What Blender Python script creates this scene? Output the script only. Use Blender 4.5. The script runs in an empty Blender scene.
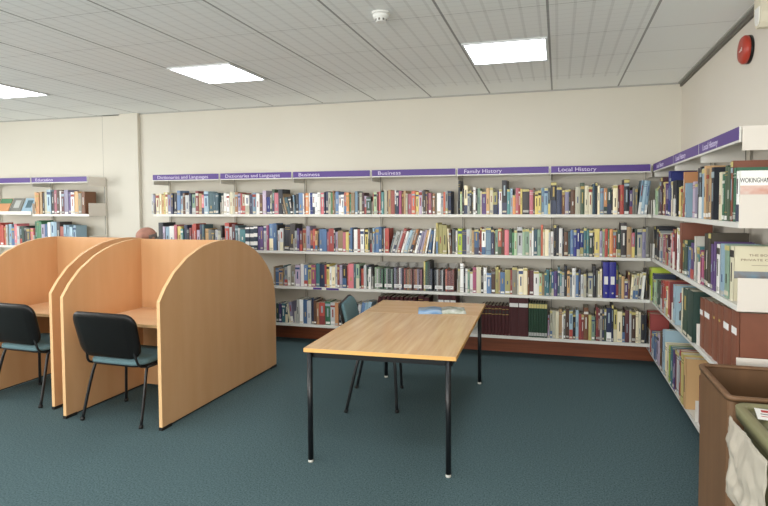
import bpy, math, random
from mathutils import Matrix, Vector, Euler
PI = math.pi
C = bpy.context.scene.collection
S = bpy.context.scene
random.seed(7)

# ------------------------------------------------------------------ camera
YAW, PITCH, ROLL = .2513, .0375, -.0033
cam_d = bpy.data.cameras.new('camera'); cam = bpy.data.objects.new('camera', cam_d); C.objects.link(cam)
_c, _s = math.cos(YAW), math.sin(YAW)
_f = Vector((-_s*math.cos(PITCH), _c*math.cos(PITCH), -math.sin(PITCH)))
_r = Vector((_c, _s, 0)); _u = _r.cross(_f)
_r2 = _r*math.cos(ROLL)+_u*math.sin(ROLL); _u2 = -_r*math.sin(ROLL)+_u*math.cos(ROLL)
cam.matrix_world = Matrix.Translation((0, 0, 1.6723)) @ Matrix((( _r2.x, _u2.x, -_f.x, 0), (_r2.y, _u2.y, -_f.y, 0), (_r2.z, _u2.z, -_f.z, 0), (0, 0, 0, 1)))
cam_d.sensor_fit = 'HORIZONTAL'; cam_d.sensor_width = 36; cam_d.lens = 520.5284/768*36
cam_d.shift_x = -40.65/768; cam_d.shift_y = -27.3/768
S.camera = cam

# ------------------------------------------------------------------ light
w = bpy.data.worlds.new('daylight'); S.world = w; w.use_nodes = True
w.node_tree.nodes['Background'].inputs[0].default_value = (.80, .90, 1, 1)
w.node_tree.nodes['Background'].inputs[1].default_value = 1.0
def area(name, loc, rot, sx, sy, power, col):
    l = bpy.data.lights.new(name, 'AREA'); l.shape = 'RECTANGLE'; l.size = sx; l.size_y = sy; l.energy = power; l.color = col
    o = bpy.data.objects.new(name, l); C.objects.link(o); o.location = loc; o.rotation_euler = rot; return o
WINDOW_POWER = 165
LAMP = 10.0
area('window_daylight', (-1.5, -2.62, 1.75), (PI/2, 0, 0), 4.6, 1.5, WINDOW_POWER, (1, .97, .93))
area('window_daylight', (-6.5, -2.62, 1.75), (PI/2, 0, 0), 3.6, 1.5, WINDOW_POWER*.6, (1, .97, .92))
area('window_daylight', (-9.48, 1.6, 1.75), (PI/2, 0, -PI/2), 4.0, 1.5, WINDOW_POWER*.9, (1, .98, .95))  # added fill from the left, brightens the right wall
S.view_settings.view_transform = 'Standard'; S.view_settings.look = 'None'
S.view_settings.gamma = 1; S.view_settings.use_curve_mapping = False
S.view_settings.exposure = 0.16

# ------------------------------------------------------------------ materials
def lin(h):
    v = [int(h[i:i+2], 16)/255 for i in (0, 2, 4)]
    return tuple(x/12.92 if x <= .04045 else ((x+.055)/1.055)**2.4 for x in v)+(1,)
MATS = {}
def mat(name, hexc, rough=.6, metal=0, spec=.5, noise=0, nscale=(1, 1, 1), bump=0, bscale=200, alpha=1, emit=0, hex2=None, coat=0):
    if name in MATS: return MATS[name]
    m = bpy.data.materials.new(name); m.use_nodes = True; nt = m.node_tree; b = nt.nodes['Principled BSDF']
    b.inputs['Base Color'].default_value = lin(hexc); b.inputs['Roughness'].default_value = rough
    b.inputs['Metallic'].default_value = metal; b.inputs['Specular IOR Level'].default_value = spec
    b.inputs['Alpha'].default_value = alpha; b.inputs['Coat Weight'].default_value = coat
    if noise or bump:
        tc = nt.nodes.new('ShaderNodeTexCoord')
    if noise:
        mp = nt.nodes.new('ShaderNodeMapping'); mp.inputs['Scale'].default_value = nscale
        nt.links.new(tc.outputs['Object'], mp.inputs[0])
        n = nt.nodes.new('ShaderNodeTexNoise'); n.inputs['Scale'].default_value = 1; n.inputs['Detail'].default_value = 5
        nt.links.new(mp.outputs[0], n.inputs['Vector'])
        r = nt.nodes.new('ShaderNodeValToRGB'); r.color_ramp.elements[0].position = .3; r.color_ramp.elements[1].position = .7
        c = lin(hexc); d = lin(hex2) if hex2 else tuple(x*(1-noise) for x in c[:3])+(1,)
        r.color_ramp.elements[0].color = d; r.color_ramp.elements[1].color = c
        nt.links.new(n.outputs[0], r.inputs[0]); nt.links.new(r.outputs[0], b.inputs['Base Color'])
    if bump:
        n2 = nt.nodes.new('ShaderNodeTexNoise'); n2.inputs['Scale'].default_value = bscale
        nt.links.new(tc.outputs['Object'], n2.inputs['Vector'])
        bp = nt.nodes.new('ShaderNodeBump'); bp.inputs['Strength'].default_value = bump; bp.inputs['Distance'].default_value = .005
        nt.links.new(n2.outputs[0], bp.inputs['Height']); nt.links.new(bp.outputs[0], b.inputs['Normal'])
    if emit:
        b.inputs['Emission Color'].default_value = lin(hexc); b.inputs['Emission Strength'].default_value = emit
    MATS[name] = m; return m

M = {}
M['wall'] = mat('wall_paint', 'd8d3c6', .85, noise=.03, nscale=(1.5, 1.5, 1.5))
M['wall_right'] = mat('wall_paint_cream', 'ddd6ca', .85, noise=.03, nscale=(1.5, 1.5, 1.5))
M['carpet'] = mat('carpet', '65797b', .95, spec=.1, noise=1, hex2='384d52', nscale=(105, 105, 105), bump=.35, bscale=300)
M['shelf'] = mat('shelf_white_enamel', 'e4e2da', .45)
M['shelf_grey'] = mat('shelf_support_grey', 'b5b3ac', .5)
M['purple'] = mat('sign_purple', '523784', .45)
M['letter'] = mat('sign_lettering', 'd9cfe8', .5)
M['mahogany'] = mat('mahogany_stain', '94502f', .5, noise=.3, nscale=(2, 40, 40))
M['slot'] = mat('upright_slot', '77746c', .6)
M['beech'] = mat('beech_laminate', 'dbac7e', .42, noise=1, hex2='d4a272', nscale=(9, 9, 1.1), spec=.35)
M['beech_edge'] = mat('beech_edge_band', 'e8bd88', .5)
M['beech_top_lit'] = mat('beech_desktop_lit', 'f0caa0', .35, noise=1, hex2='e8be92', nscale=(1.3, 10, 10))  # paler than the panels: overhead light on the desks put into the colour
M['oak'] = mat('oak_tabletop', 'e4c092', .2, noise=1, hex2='d0a574', nscale=(26, 1.6, 10), spec=.5)
M['oak2'] = mat('oak_tabletop_cross', 'dcb486', .24, noise=1, hex2='cfa473', nscale=(2, 26, 10), spec=.5)
M['oak_edge'] = mat('oak_edge_band', 'f0b86c', .45)
M['black'] = mat('black_metal', '15171a', .35)
M['black_plastic'] = mat('black_plastic', '110f0e', .34, spec=.3, bump=.1, bscale=400)
M['teal'] = mat('teal_upholstery', '67868c', .9, noise=.25, nscale=(150, 150, 150))
M['rubber'] = mat('white_glide', 'c9c9c0', .6)
M['rubber_black'] = mat('black_glide', '111111', .6)
M['paper'] = mat('book_pages', 'd9d0ba', .85, noise=.12, nscale=(300, 2, 2))
M['white'] = mat('white_label', 'eceae6', .7)
M['gold'] = mat('gold_stamping', 'b59a50', .45)
M['ink'] = mat('dark_ink', '3a3433', .7)
M['inkfaint'] = mat('brown_ink', '8e7760', .7)
M['redink'] = mat('red_ink', 'b83338', .6)
M['red'] = mat('alarm_red', 'b03a2a', .35)
M['cream'] = mat('cream_plastic', 'e3dcc6', .5)
M['smoke'] = mat('detector_white', 'eeeeea', .5)
M['brownbin'] = mat('brown_bin_plastic', '7a5a3e', .5, noise=.22, nscale=(14, 14, 1.6))
M['olive'] = mat('olive_bin_plastic', '6f6b49', .45, noise=.12, nscale=(6, 6, 6))
M['olive_light'] = mat('olive_bin_ridge', '827e5c', .45)
M['bluepic'] = mat('cover_picture_blue', '7f9cb0', .5, noise=1, hex2='8a7260', nscale=(12, 12, 12))
M['trim'] = mat('ceiling_edge_trim', '6c6860', .6)
M['bar'] = mat('ceiling_grid_bar', 'a9a8a3', .6)
M['glass'] = mat('window_glass', 'dfe9ec', .05, alpha=.15)
M['lamp'] = mat('light_diffuser', 'f2f8ff', .5, emit=LAMP)
M['lampframe'] = mat('light_frame', 'dfe3e4', .5)
M['skin'] = mat('skin', 'c08a76', .55, noise=.25, nscale=(14, 14, 14))
M['hair'] = mat('grey_hair', '77716c', .9)
M['shirt'] = mat('shirt', '4b5968', .9, noise=.1, nscale=(30, 30, 30))
M['trousers'] = mat('trousers', '33343a', .9)
M['eye'] = mat('eye', '2a2220', .3)
M['coral'] = mat('cover_picture_coral', 'f0e4dc', .5, noise=1, hex2='d99c88', nscale=(9, 9, 16))

# translucent plastics
def clear(name, hexc, mix, rough=.25):
    m = bpy.data.materials.new(name); m.use_nodes = True; nt = m.node_tree; b = nt.nodes['Principled BSDF']
    b.inputs['Base Color'].default_value = lin(hexc); b.inputs['Roughness'].default_value = rough
    t = nt.nodes.new('ShaderNodeBsdfTransparent'); t.inputs[0].default_value = (1, 1, 1, 1)
    x = nt.nodes.new('ShaderNodeMixShader'); x.inputs[0].default_value = mix
    nt.links.new(t.outputs[0], x.inputs[1]); nt.links.new(b.outputs[0], x.inputs[2])
    nt.links.new(x.outputs[0], nt.nodes['Material Output'].inputs[0]); return m
M['smoked'] = clear('smoked_file_plastic', '8d8f92', .12)
M['bag'] = clear('thin_white_bag_film', 'd9d0bf', .62, .3)

def ceiling_mat():
    m = bpy.data.materials.new('ceiling_tiles'); m.use_nodes = True; nt = m.node_tree; b = nt.nodes['Principled BSDF']
    N, L = nt.nodes, nt.links
    geo = N.new('ShaderNodeNewGeometry'); sx = N.new('ShaderNodeSeparateXYZ'); L.new(geo.outputs['Position'], sx.inputs[0])
    def ma(op, a, bb=None, c=None):
        n = N.new('ShaderNodeMath'); n.operation = op
        for i, v in enumerate((a, bb, c)):
            if v is None: continue
            if isinstance(v, (int, float)): n.inputs[i].default_value = v
            else: L.new(v, n.inputs[i])
        return n.outputs[0]
    def line(coord, off, pitch, halfw):          # 1 on the line, 0 off it
        t = ma('DIVIDE', ma('SUBTRACT', coord, off), pitch)
        fr = ma('ABSOLUTE', ma('SUBTRACT', ma('FRACT', ma('ADD', t, .5)), .5))
        return ma('LESS_THAN', fr, halfw/pitch)
    X, Y = sx.outputs[0], sx.outputs[1]
    gx = line(X, -.075, .6875, .0085); gy = line(Y, 5.98, .63, .003)
    slat = line(X, -.075+.057, .1146, .010)
    cross = line(Y, 5.98+.03, .0787, .003)
    inx = ma('LESS_THAN', X, .6); iny = ma('LESS_THAN', Y, 5.5)
    nz = N.new('ShaderNodeTexNoise'); nz.inputs['Scale'].default_value = 2.2; L.new(geo.outputs['Position'], nz.inputs['Vector'])
    zone = ma('MULTIPLY', inx, iny)
    k = ma('ADD', ma('MULTIPLY', gx, .62), ma('MULTIPLY', gy, .42))
    k = ma('ADD', k, ma('MULTIPLY', ma('MULTIPLY', slat, zone), .11))
    k = ma('ADD', k, ma('MULTIPLY', ma('MULTIPLY', cross, zone), .10))
    k = ma('MINIMUM', k, .72)
    r = N.new('ShaderNodeMixRGB'); r.inputs[1].default_value = lin('f8faf9'); r.inputs[2].default_value = lin('23211e')
    L.new(k, r.inputs[0]); L.new(r.outputs[0], b.inputs['Base Color']); b.inputs['Roughness'].default_value = .8
    bp = N.new('ShaderNodeBump'); bp.inputs['Distance'].default_value = .01; bp.inputs['Strength'].default_value = .4; bp.invert = True
    L.new(k, bp.inputs['Height']); L.new(bp.outputs[0], b.inputs['Normal'])
    return m
M['ceiling'] = ceiling_mat()

# ------------------------------------------------------------------ mesh building
class MB:
    def __init__(s): s.v = []; s.f = []; s.m = []; s.mats = []; s.sm = []
    def slot(s, m):
        if m not in s.mats: s.mats.append(m)
        return s.mats.index(m)
    def add(s, vs, fs, m, smooth=False, M4=None):
        o = len(s.v); k = s.slot(m)
        for v in vs:
            v = Vector(v)
            if M4 is not None: v = M4 @ v
            s.v.append(tuple(v))
        for f in fs: s.f.append(tuple(i+o for i in f)); s.m.append(k); s.sm.append(smooth)
    def box(s, x0, x1, y0, y1, z0, z1, m, M4=None, b=0):
        if b <= 0:
            vs = [(x, y, z) for x in (x0, x1) for y in (y0, y1) for z in (z0, z1)]
            fs = [(0, 1, 3, 2), (4, 6, 7, 5), (0, 4, 5, 1), (2, 3, 7, 6), (0, 2, 6, 4), (1, 5, 7, 3)]
            s.add(vs, fs, m, False, M4)
        else:                                     # chamfered box
            cx, cy, cz = (x0+x1)/2, (y0+y1)/2, (z0+z1)/2; h = ((x1-x0)/2, (y1-y0)/2, (z1-z0)/2)
            vs = []; idx = {}
            for sx in (-1, 1):
                for sy in (-1, 1):
                    for sz in (-1, 1):
                        for ax in range(3):
                            p = [sx*h[0], sy*h[1], sz*h[2]]; sg = (sx, sy, sz)
                            for a in range(3):
                                if a != ax: p[a] -= sg[a]*b
                            idx[(sx, sy, sz, ax)] = len(vs); vs.append((cx+p[0], cy+p[1], cz+p[2]))
            fs = []
            for ax in range(3):
                o1, o2 = [a for a in range(3) if a != ax]
                for sg in (-1, 1):
                    loop = []
                    for (p, q) in ((-1, -1), (1, -1), (1, 1), (-1, 1)):
                        t = [0, 0, 0]; t[ax] = sg; t[o1] = p; t[o2] = q; loop.append(idx[(*t, ax)])
                    fs.append(tuple(loop))
            for ax in range(3):                   # edge chamfers along ax
                o1, o2 = [a for a in range(3) if a != ax]
                for p in (-1, 1):
                    for q in (-1, 1):
                        t0 = [0]*3; t0[ax] = -1; t0[o1] = p; t0[o2] = q; t1 = list(t0); t1[ax] = 1
                        fs.append((idx[(*t0, o1)], idx[(*t1, o1)], idx[(*t1, o2)], idx[(*t0, o2)]))
            for sx in (-1, 1):
                for sy in (-1, 1):
                    for sz in (-1, 1): fs.append(tuple(idx[(sx, sy, sz, a)] for a in range(3)))
            s.add(vs, fs, m, False, M4)
    def prism(s, poly, a0, a1, m, axis='x', M4=None, edge=None):
        n = len(poly)
        def P(t, a): return {'x': (a, t[0], t[1]), 'y': (t[0], a, t[1]), 'z': (t[0], t[1], a)}[axis]
        vs = [P(t, a0) for t in poly]+[P(t, a1) for t in poly]
        s.add(vs, [tuple(range(n)), tuple(range(2*n-1, n-1, -1))], m, False, M4)
        s.add(vs, [(i, (i+1) % n, n+(i+1) % n, n+i) for i in range(n)], edge or m, False, M4)
    def tube(s, path, r, m, n=10, M4=None, flat=None, cap=True):
        P = [Vector(p) for p in path]; k = len(P)
        R = r if isinstance(r, (list, tuple)) else [r]*k
        t0 = (P[1]-P[0]).normalized(); up = Vector((0, 0, 1)) if abs(t0.z) < .9 else Vector((1, 0, 0))
        a = t0.cross(up).normalized(); vs = []
        for i in range(k):
            t = ((P[min(i+1, k-1)]-P[i]).normalized()+(P[i]-P[max(i-1, 0)]).normalized())
            t = t.normalized() if t.length > 1e-6 else t0
            a = (a-t*a.dot(t)).normalized(); b = t.cross(a)
            for j in range(n):
                an = 2*PI*j/n; fa = flat or 1
                vs.append(P[i]+(a*math.cos(an)+b*math.sin(an)*fa)*R[i])
        fs = [(i*n+j, i*n+(j+1) % n, (i+1)*n+(j+1) % n, (i+1)*n+j) for i in range(k-1) for j in range(n)]
        s.add(vs, fs, m, True, M4)
        if cap: s.add(vs, [tuple(range(n-1, -1, -1)), tuple(range((k-1)*n, k*n))], m, False, M4)
    def lathe(s, prof, m, n=24, M4=None, smooth=True):
        vs = []; k = len(prof)
        for r, z in prof:
            for j in range(n): vs.append((max(r, 1e-4)*math.cos(2*PI*j/n), max(r, 1e-4)*math.sin(2*PI*j/n), z))
        fs = [(i*n+j, i*n+(j+1) % n, (i+1)*n+(j+1) % n, (i+1)*n+j) for i in range(k-1) for j in range(n)]
        s.add(vs, fs, m, smooth, M4)
        s.add(vs, [tuple(range(n-1, -1, -1)), tuple(range((k-1)*n, k*n))], m, False, M4)
    def mesh(s, name):
        me = bpy.data.meshes.new(name); me.from_pydata(s.v, [], s.f)
        for m in s.mats: me.materials.append(m)
        me.polygons.foreach_set('material_index', s.m); me.polygons.foreach_set('use_smooth', s.sm)
        import bmesh
        bm = bmesh.new(); bm.from_mesh(me)
        bmesh.ops.remove_doubles(bm, verts=bm.verts, dist=1e-5)
        bmesh.ops.recalc_face_normals(bm, faces=bm.faces); bm.to_mesh(me); bm.free()
        me.update(); return me
    def build(s, name, parent=None, loc=(0, 0, 0), rot=(0, 0, 0)):
        o = bpy.data.objects.new(name, s.mesh(name)); C.objects.link(o); o.parent = parent; o.location = loc; o.rotation_euler = rot
        return o
def tag(o, label=None, cat=None, group=None, kind=None):
    if label: o['label'] = label
    if cat: o['category'] = cat
    if group: o['group'] = group
    if kind: o['kind'] = kind
    return o
def empty(name, loc=(0, 0, 0), rz=0, **k):
    o = bpy.data.objects.new(name, None); C.objects.link(o); o.location = loc; o.rotation_euler = (0, 0, rz)
    o.empty_display_size = .05
    return tag(o, **k)
def struct(name, mb, parent=None):
    o = mb.build(name, parent)
    if parent is None: o['kind'] = 'structure'
    return o
def kids(o): return [c for c in bpy.data.objects if c.parent == o]
def copy_tree(o, parent=None):
    c = o.copy(); C.objects.link(c); c.parent = parent
    for ch in kids(o): copy_tree(ch, c)
    return c
def text_mesh(s, size, m, depth=.0012, width=None, align='LEFT'):
    cu = bpy.data.curves.new('t', 'FONT'); cu.body = s; cu.size = size; cu.extrude = depth/2; cu.align_x = align; cu.resolution_u = 3
    to = bpy.data.objects.new('t', cu); C.objects.link(to)
    dg = bpy.context.evaluated_depsgraph_get(); dg.update()
    me = bpy.data.meshes.new_from_object(to.evaluated_get(dg)); bpy.data.objects.remove(to); bpy.data.curves.remove(cu)
    if width:
        xs = [v.co.x for v in me.vertices]; k = width/(max(xs)-min(xs))
        for v in me.vertices: v.co.x *= k
    me.materials.clear(); me.materials.append(m); return me
def lettering(s, size, m, parent, loc, rot=(PI/2, 0, 0), width=None, name='lettering', align='LEFT'):
    o = bpy.data.objects.new(name, text_mesh(s, size, m, width=width, align=align)); C.objects.link(o)
    o.parent = parent; o.location = loc; o.rotation_euler = rot; return o

# ------------------------------------------------------------------ the room
XR, YB, ZC, XL, YF = 1.243, 5.98, 2.952, -9.6, -2.75
b = MB(); b.box(XL-.1, XR+.1, YF-.1, YB+.1, -.1, 0, M['carpet']); struct('floor', b)
b = MB(); b.box(XL-.1, XR+.1, YF-.1, YB+.1, ZC, ZC+.1, M['ceiling']); struct('ceiling', b)
b = MB(); b.box(XL-.1, XR+.1, YB, YB+.1, 0, ZC, M['wall']); struct('wall_back', b)
b = MB(); b.box(XR, XR+.1, YF, YB, 0, ZC, M['wall_right']); struct('wall_right', b)
b = MB()
b.box(XL-.1, XL, YF, -.5, 0, ZC, M['wall']); b.box(XL-.1, XL, 3.7, YB, 0, ZC, M['wall'])
b.box(XL-.1, XL, -.5, 3.7, 0, 1.0, M['wall']); b.box(XL-.1, XL, -.5, 3.7, 2.5, ZC, M['wall']); struct('wall_left', b)
b = MB(); b.box(XL-.09, XL-.03, -.5, 3.7, 1.0, 1.05, M['smoke']); b.box(XL-.09, XL-.03, -.5, 3.7, 2.45, 2.5, M['smoke'])
for y in (-.5, .85, 2.25, 3.65): b.box(XL-.09, XL-.03, y, y+.05, 1.05, 2.45, M['smoke'])
wo = struct('window_3', b)  # unseen window, added so light from the left reaches the right wall
b = MB(); b.box(XL-.065, XL-.06, -.45, 3.65, 1.05, 2.45, M['glass']); b.build('glass', wo)
b = MB()                                            # wall behind the camera, two window openings
wins = [(-8.3, -4.7), (-3.8, .8)]
xs = [XL-.1, -8.3, -4.7, -3.8, .8, XR+.1]
for i in (0, 2, 4): b.box(xs[i], xs[i+1], YF-.1, YF, 0, ZC, M['wall'])
for a, c in wins: b.box(a, c, YF-.1, YF, 0, 1.0, M['wall']); b.box(a, c, YF-.1, YF, 2.5, ZC, M['wall'])
struct('wall_front', b)
for i, (a, c) in enumerate(wins):
    b = MB(); t = .05
    b.box(a, c, YF-.09, YF-.03, 1.0, 1.0+t, M['smoke']); b.box(a, c, YF-.09, YF-.03, 2.5-t, 2.5, M['smoke'])
    for x in (a, (2*a+c)/3, (a+2*c)/3, c-t): b.box(x, x+t, YF-.09, YF-.03, 1.0+t, 2.5-t, M['smoke'])
    wo = struct('window_%d' % (i+1), b)
    b = MB(); b.box(a+t, c-t, YF-.065, YF-.06, 1.0+t, 2.5-t, M['glass']); b.build('glass', wo)
b = MB(); b.box(-5.85, -5.55, YB-.05, YB, 0, ZC, M['wall'], b=.004); struct('trim_1', b)
b = MB(); b.box(-6.175, -5.85, YB-.012, YB, 0, ZC, M['wall'], b=.003); struct('trim_2', b)
b = MB(); b.box(-5.866, -5.852, YB-.015, YB-.011, 0, ZC, M['slot']); b.box(-6.182, -6.175, YB-.006, YB-.001, 0, ZC, M['slot']); struct('trim_5', b)
b = MB(); b.box(XR-.02, XR, YF, YB, ZC-.04, ZC, M['trim']); b.box(XR-.045, XR-.02, YF, YB, ZC-.012, ZC, M['bar']); struct('trim_3', b)
b = MB(); b.box(XL, XR-.03, YB-.012, YB, ZC-.014, ZC, M['bar']); struct('trim_4', b)
b = MB(); b.box(-5.4, XR, YB-.022, YB, 0, .17, M['mahogany'], b=.004); struct('baseboard_back', b)
b = MB(); b.box(-8.6, -6.18, YB-.022, YB, 0, .17, M['mahogany'], b=.004); struct('baseboard_left', b)
b = MB(); b.box(XR-.022, XR, YF, YB-.022, 0, .17, M['mahogany'], b=.004); struct('baseboard_right', b)

# ceiling lights, every fourth tile
def ceiling_light():
    t = empty('ceiling_light')
    b = MB(); w2, d2 = .330, .306
    for (x0, x1, y0, y1) in ((-w2, w2, -d2, -d2+.018), (-w2, w2, d2-.018, d2), (-w2, -w2+.018, -d2+.018, d2-.018), (w2-.018, w2, -d2+.018, d2-.018)):
        b.box(x0, x1, y0, y1, -.012, 0, M['lampframe'])
    b.build('frame', t)
    b = MB(); b.box(-w2+.018, w2-.018, -d2+.018, d2-.018, -.008, -.001, M['lamp']); b.build('diffuser', t)
    return t
lights = [(-.419, 4.405, 'square white ceiling light panel nearest the right wall'),
          (-3.169, 4.405, 'square white ceiling light panel, middle one of three above the study carrels'),
          (-5.919, 4.405, 'square white ceiling light panel at the left edge of the photo'),
          (-8.669, 4.405, None), (-.419, 1.885, None), (-3.169, 1.885, None), (-5.919, 1.885, None),
          (-.419, -.635, None), (-3.169, -.635, None), (-5.919, -.635, None), (-8.669, -.635, None)]
proto = None
for x, y, lab in lights:
    o = ceiling_light() if proto is None else copy_tree(proto)
    proto = proto or o; o.location = (x, y, ZC)
    tag(o, lab or 'square white ceiling light panel outside the photo frame', 'ceiling light', 'recessed ceiling light panels')
# smoke detector
t = empty('smoke_detector', (-1.146, 3.318, ZC), label='small round white smoke detector on the ceiling', cat='smoke detector')
b = MB(); b.lathe([(.062, -.012), (.062, 0)], M['smoke']); b.build('base', t)
b = MB(); b.lathe([(.030, -.062), (.036, -.058), (.036, -.040), (.052, -.034), (.056, -.012)], M['smoke'])
for k in range(8): b.box(.0345, .0375, -.006, .006, -.056, -.042, M['slot'], Matrix.Rotation(k*PI/4, 4, 'Z'))
b.build('sensor_head', t)
# fire alarm sounder
RX = Matrix.Rotation(-PI/2, 4, 'Y')
t = empty('fire_alarm_sounder', (XR, 3.985, 2.72), label='round red fire alarm sounder high on the right wall', cat='fire alarm')
b = MB(); b.lathe([(.094, 0), (.094, .018), (.088, .020)], M['black_plastic'], 32, RX); b.build('base', t)
b = MB(); b.lathe([(.094, .020), (.094, .038), (.082, .052), (.045, .056), (.001, .056)], M['red'], 32, RX); b.build('sounder_cap', t)
b = MB()
for k in range(3): b.box(-.0575, -.0555, -.03+.022*k, -.022+.022*k, -.012, .012-.006*k, M['white'])
b.build('marking', t)
# movement sensor
t = empty('motion_sensor', (XR, 3.62, 2.87), label='cream motion sensor on right wall under the ceiling, top corner', cat='motion sensor')
b = MB(); pr = [(-.06, .10), (.06, .10), (.06, -.03), (.045, -.085), (.02, -.11), (-.02, -.11), (-.045, -.085), (-.06, -.03)]
b.prism([(y, z-.01) for y, z in pr], -.075, 0, M['cream']); b.build('housing', t)
b = MB(); b.prism([(y*.6, z*.5-.05) for y, z in pr], -.080, -.075, M['smoke']); b.build('lens', t)

# ------------------------------------------------------------------ shelving
D, RF = 5.66, .9237
ZS = {'s1': 1.5803, 's2': 1.1375, 's3': .7108, 's4': .2576}
ZT = 2.088
M['plate'] = mat('cream_end_plate', 'e4ddd3', .5)
def shelving_bay(loc, rz, width, sign, label, depth=.30, tw=None, tx=.075, first=False, last=False, skip=(), ext=0, z4=None, group='white wall shelving bays'):
    """x along the shelf, y from its front edge back to the wall"""
    t = empty('shelving_bay', loc, rz, label=label, cat='shelving', group=group)
    for nm, z in ZS.items():
        if nm in skip: continue
        if nm == 's4' and z4: z = z4
        b = MB(); xe = width-.004 if last else width
        b.box(-ext, xe, .004, depth-.02, z-.022, z, M['shelf'])
        b.box(-ext, xe, 0, .004, z-.03, z+.001, M['shelf']); b.build('shelf', t)
        for x in ([.0] if not last else [.0, width-.003]):
            b = MB(); b.prism([(.002, z-.03), (.002, z+.148), (depth-.03, z+.148), (depth-.03, z-.03)], x, x+.003, M['plate'] if x else M['shelf']); b.build('bracket', t)
    for x in ([.0] if not last else [0, width-.03]):
        b = MB(); b.box(x, x+.026, depth-.02, depth, .17, ZT-.02, M['wall'])
        b.box(x+.009, x+.016, depth-.022, depth-.0199, .18, ZT-.03, M['slot'])
        b.build('upright', t)
    b = MB(); b.box(-ext, width-.004, .012, depth-.02, ZT-.018, ZT-.010, M['shelf']); b.build('canopy', t)
    for x in ([.0] if not last else [.0, width-.003]):
        b = MB(); b.prism([(.011, ZT-.128), (.011, ZT-.0005 if x else ZT-.0185), (depth-.022, ZT-.0005 if x else ZT-.0185), (depth-.022, ZT-.128)], x, x+.003, M['plate'] if x else M['shelf']); b.build('canopy_bracket', t)
    b = MB(); b.box(.0, width-.012, .0, .010, ZT-.082, ZT, M['shelf']); b.box(.006, width-.018, -.003, .0, ZT-.070, ZT-.001, M['purple'])
    sg = b.build('sign_board', t)
    if sign: lettering(sign, .058, M['letter'], sg, (tx, -.0035, ZT-.056), width=tw)
    return t
Y0 = D
bays = [(-5.082, 1.0, 'Dictionaries and Languages', 'white wall shelving bay under the left-hand Dictionaries and Languages sign', .75),
        (-4.082, 1.0, 'Dictionaries and Languages', 'white wall shelving bay under the right-hand Dictionaries and Languages sign', .75),
        (-3.082, 1.0, 'Business', 'white wall shelving bay under the left-hand Business sign', .27),
        (-2.082, 1.0, 'Business', 'white wall shelving bay under the right-hand Business sign', .27),
        (-1.082, 1.0, 'Family History', 'white wall shelving bay under the Family History sign', .41),
        (-.082, .996, 'Local History', 'white back wall shelving bay under the Local History sign', .38)]
for i, (x, wd, sg, lab, tw) in enumerate(bays):
    shelving_bay((x, D, 0), 0, wd, sg, lab, tw=tw, last=(i == 5))
shelving_bay((-7.09, D, 0), 0, .975, 'Education', 'white wall shelving bay under the Education sign left of the pilaster', tw=.30, last=True)
shelving_bay((-8.09, D, 0), 0, 1.0, None, 'white wall shelving bay under a blank sign at far left', skip=('s1',))
# right wall: y of the far end of each bay, width
rb = [(5.66, .944, 'white right wall shelving bay in the corner, under the far Local History sign', .944),
      (4.7155, .813, 'white right wall shelving bay under the middle of three Local History signs', .8),
      (3.9026, .8243, 'white right wall shelving bay nearest the bins, with cream end brackets', .82)]
for i, (y, wd, lab, _) in enumerate(rb):
    shelving_bay((RF, y, 0), -PI/2, wd, 'Local History', lab, tw=.33, tx=.10 if i else .2, last=(i == 2), ext=.28 if i == 0 else 0, z4=.175)
# purple strips clipped to the third shelf
for x0, x1 in ((-2.83, -2.72), (-2.66, -2.50)):
    b = MB(); b.box(x0, x1, D-.004, D-.001, ZS['s3']-.026, ZS['s3']-.004, M['purple'])
    tag(b.build('shelf_label_strip'), 'purple label strip clipped to third shelf edge, %s one under Business sign' % ('left' if x0 < -2.7 else 'right'), 'label strip', 'purple shelf edge strips')

# ------------------------------------------------------------------ books
PAL = {'w': ('eceae4', 'white'), 'c': ('e2dab8', 'cream'), 'k': ('34343a', 'black'), 'K': ('2b2522', 'black'), 'g': ('77776f', 'grey'),
       's': ('b3b6b0', 'pale grey'), 'n': ('36405e', 'navy'), 'b': ('5479a8', 'blue'), 'l': ('8fb0c4', 'light blue'), 't': ('4f8c90', 'teal'),
       'd': ('3d5f6c', 'dark teal'), 'G': ('3c5645', 'dark green'), 'e': ('4c8a60', 'green'), 'm': ('a5c4a0', 'mint green'),
       'y': ('d0c06e', 'yellow'), 'o': ('d4905a', 'orange'), 'r': ('b04844', 'red'), 'p': ('d0707e', 'pink'), 'x': ('cc6450', 'coral'),
       'u': ('66363c', 'maroon'), 'v': ('55407c', 'purple'), 'V': ('aca0bc', 'lavender'), 'B': ('6b4832', 'brown'), 'T': ('bf9a6c', 'tan'),
       'L': ('b0cc3c', 'lime green'), 'i': ('2a3490', 'royal blue'), 'M': ('a04c74', 'magenta'), 'z': ('22384e', 'navy and white banded'), 'J': ('26325a', 'navy blue'), 'q': ('7c4a3c', 'red-brown'), 'a': ('4d4638', 'dark olive')}
def shade(h, k, dr=0):
    q = [int(h[i:i+2], 16) for i in (0, 2, 4)]; g = sum(q)/3; h = '%02x%02x%02x' % tuple(int(x*.84+g*.16) for x in q)
    v = [min(255, max(0, int(int(h[i:i+2], 16)*k)+dr*(1 if i == 0 else -1 if i == 4 else 0))) for i in (0, 2, 4)]
    return '%02x%02x%02x' % tuple(v)
BM = {}
for k, (hx, nm) in PAL.items():
    BM[k] = [mat('book_cover_%s_%s' % (nm.replace(' ', '_'), q), shade(hx, f, d), .45) for q, f, d in (('plain', 1, 0), ('worn', 1.12, 5), ('deep', .86, -4))]
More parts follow.
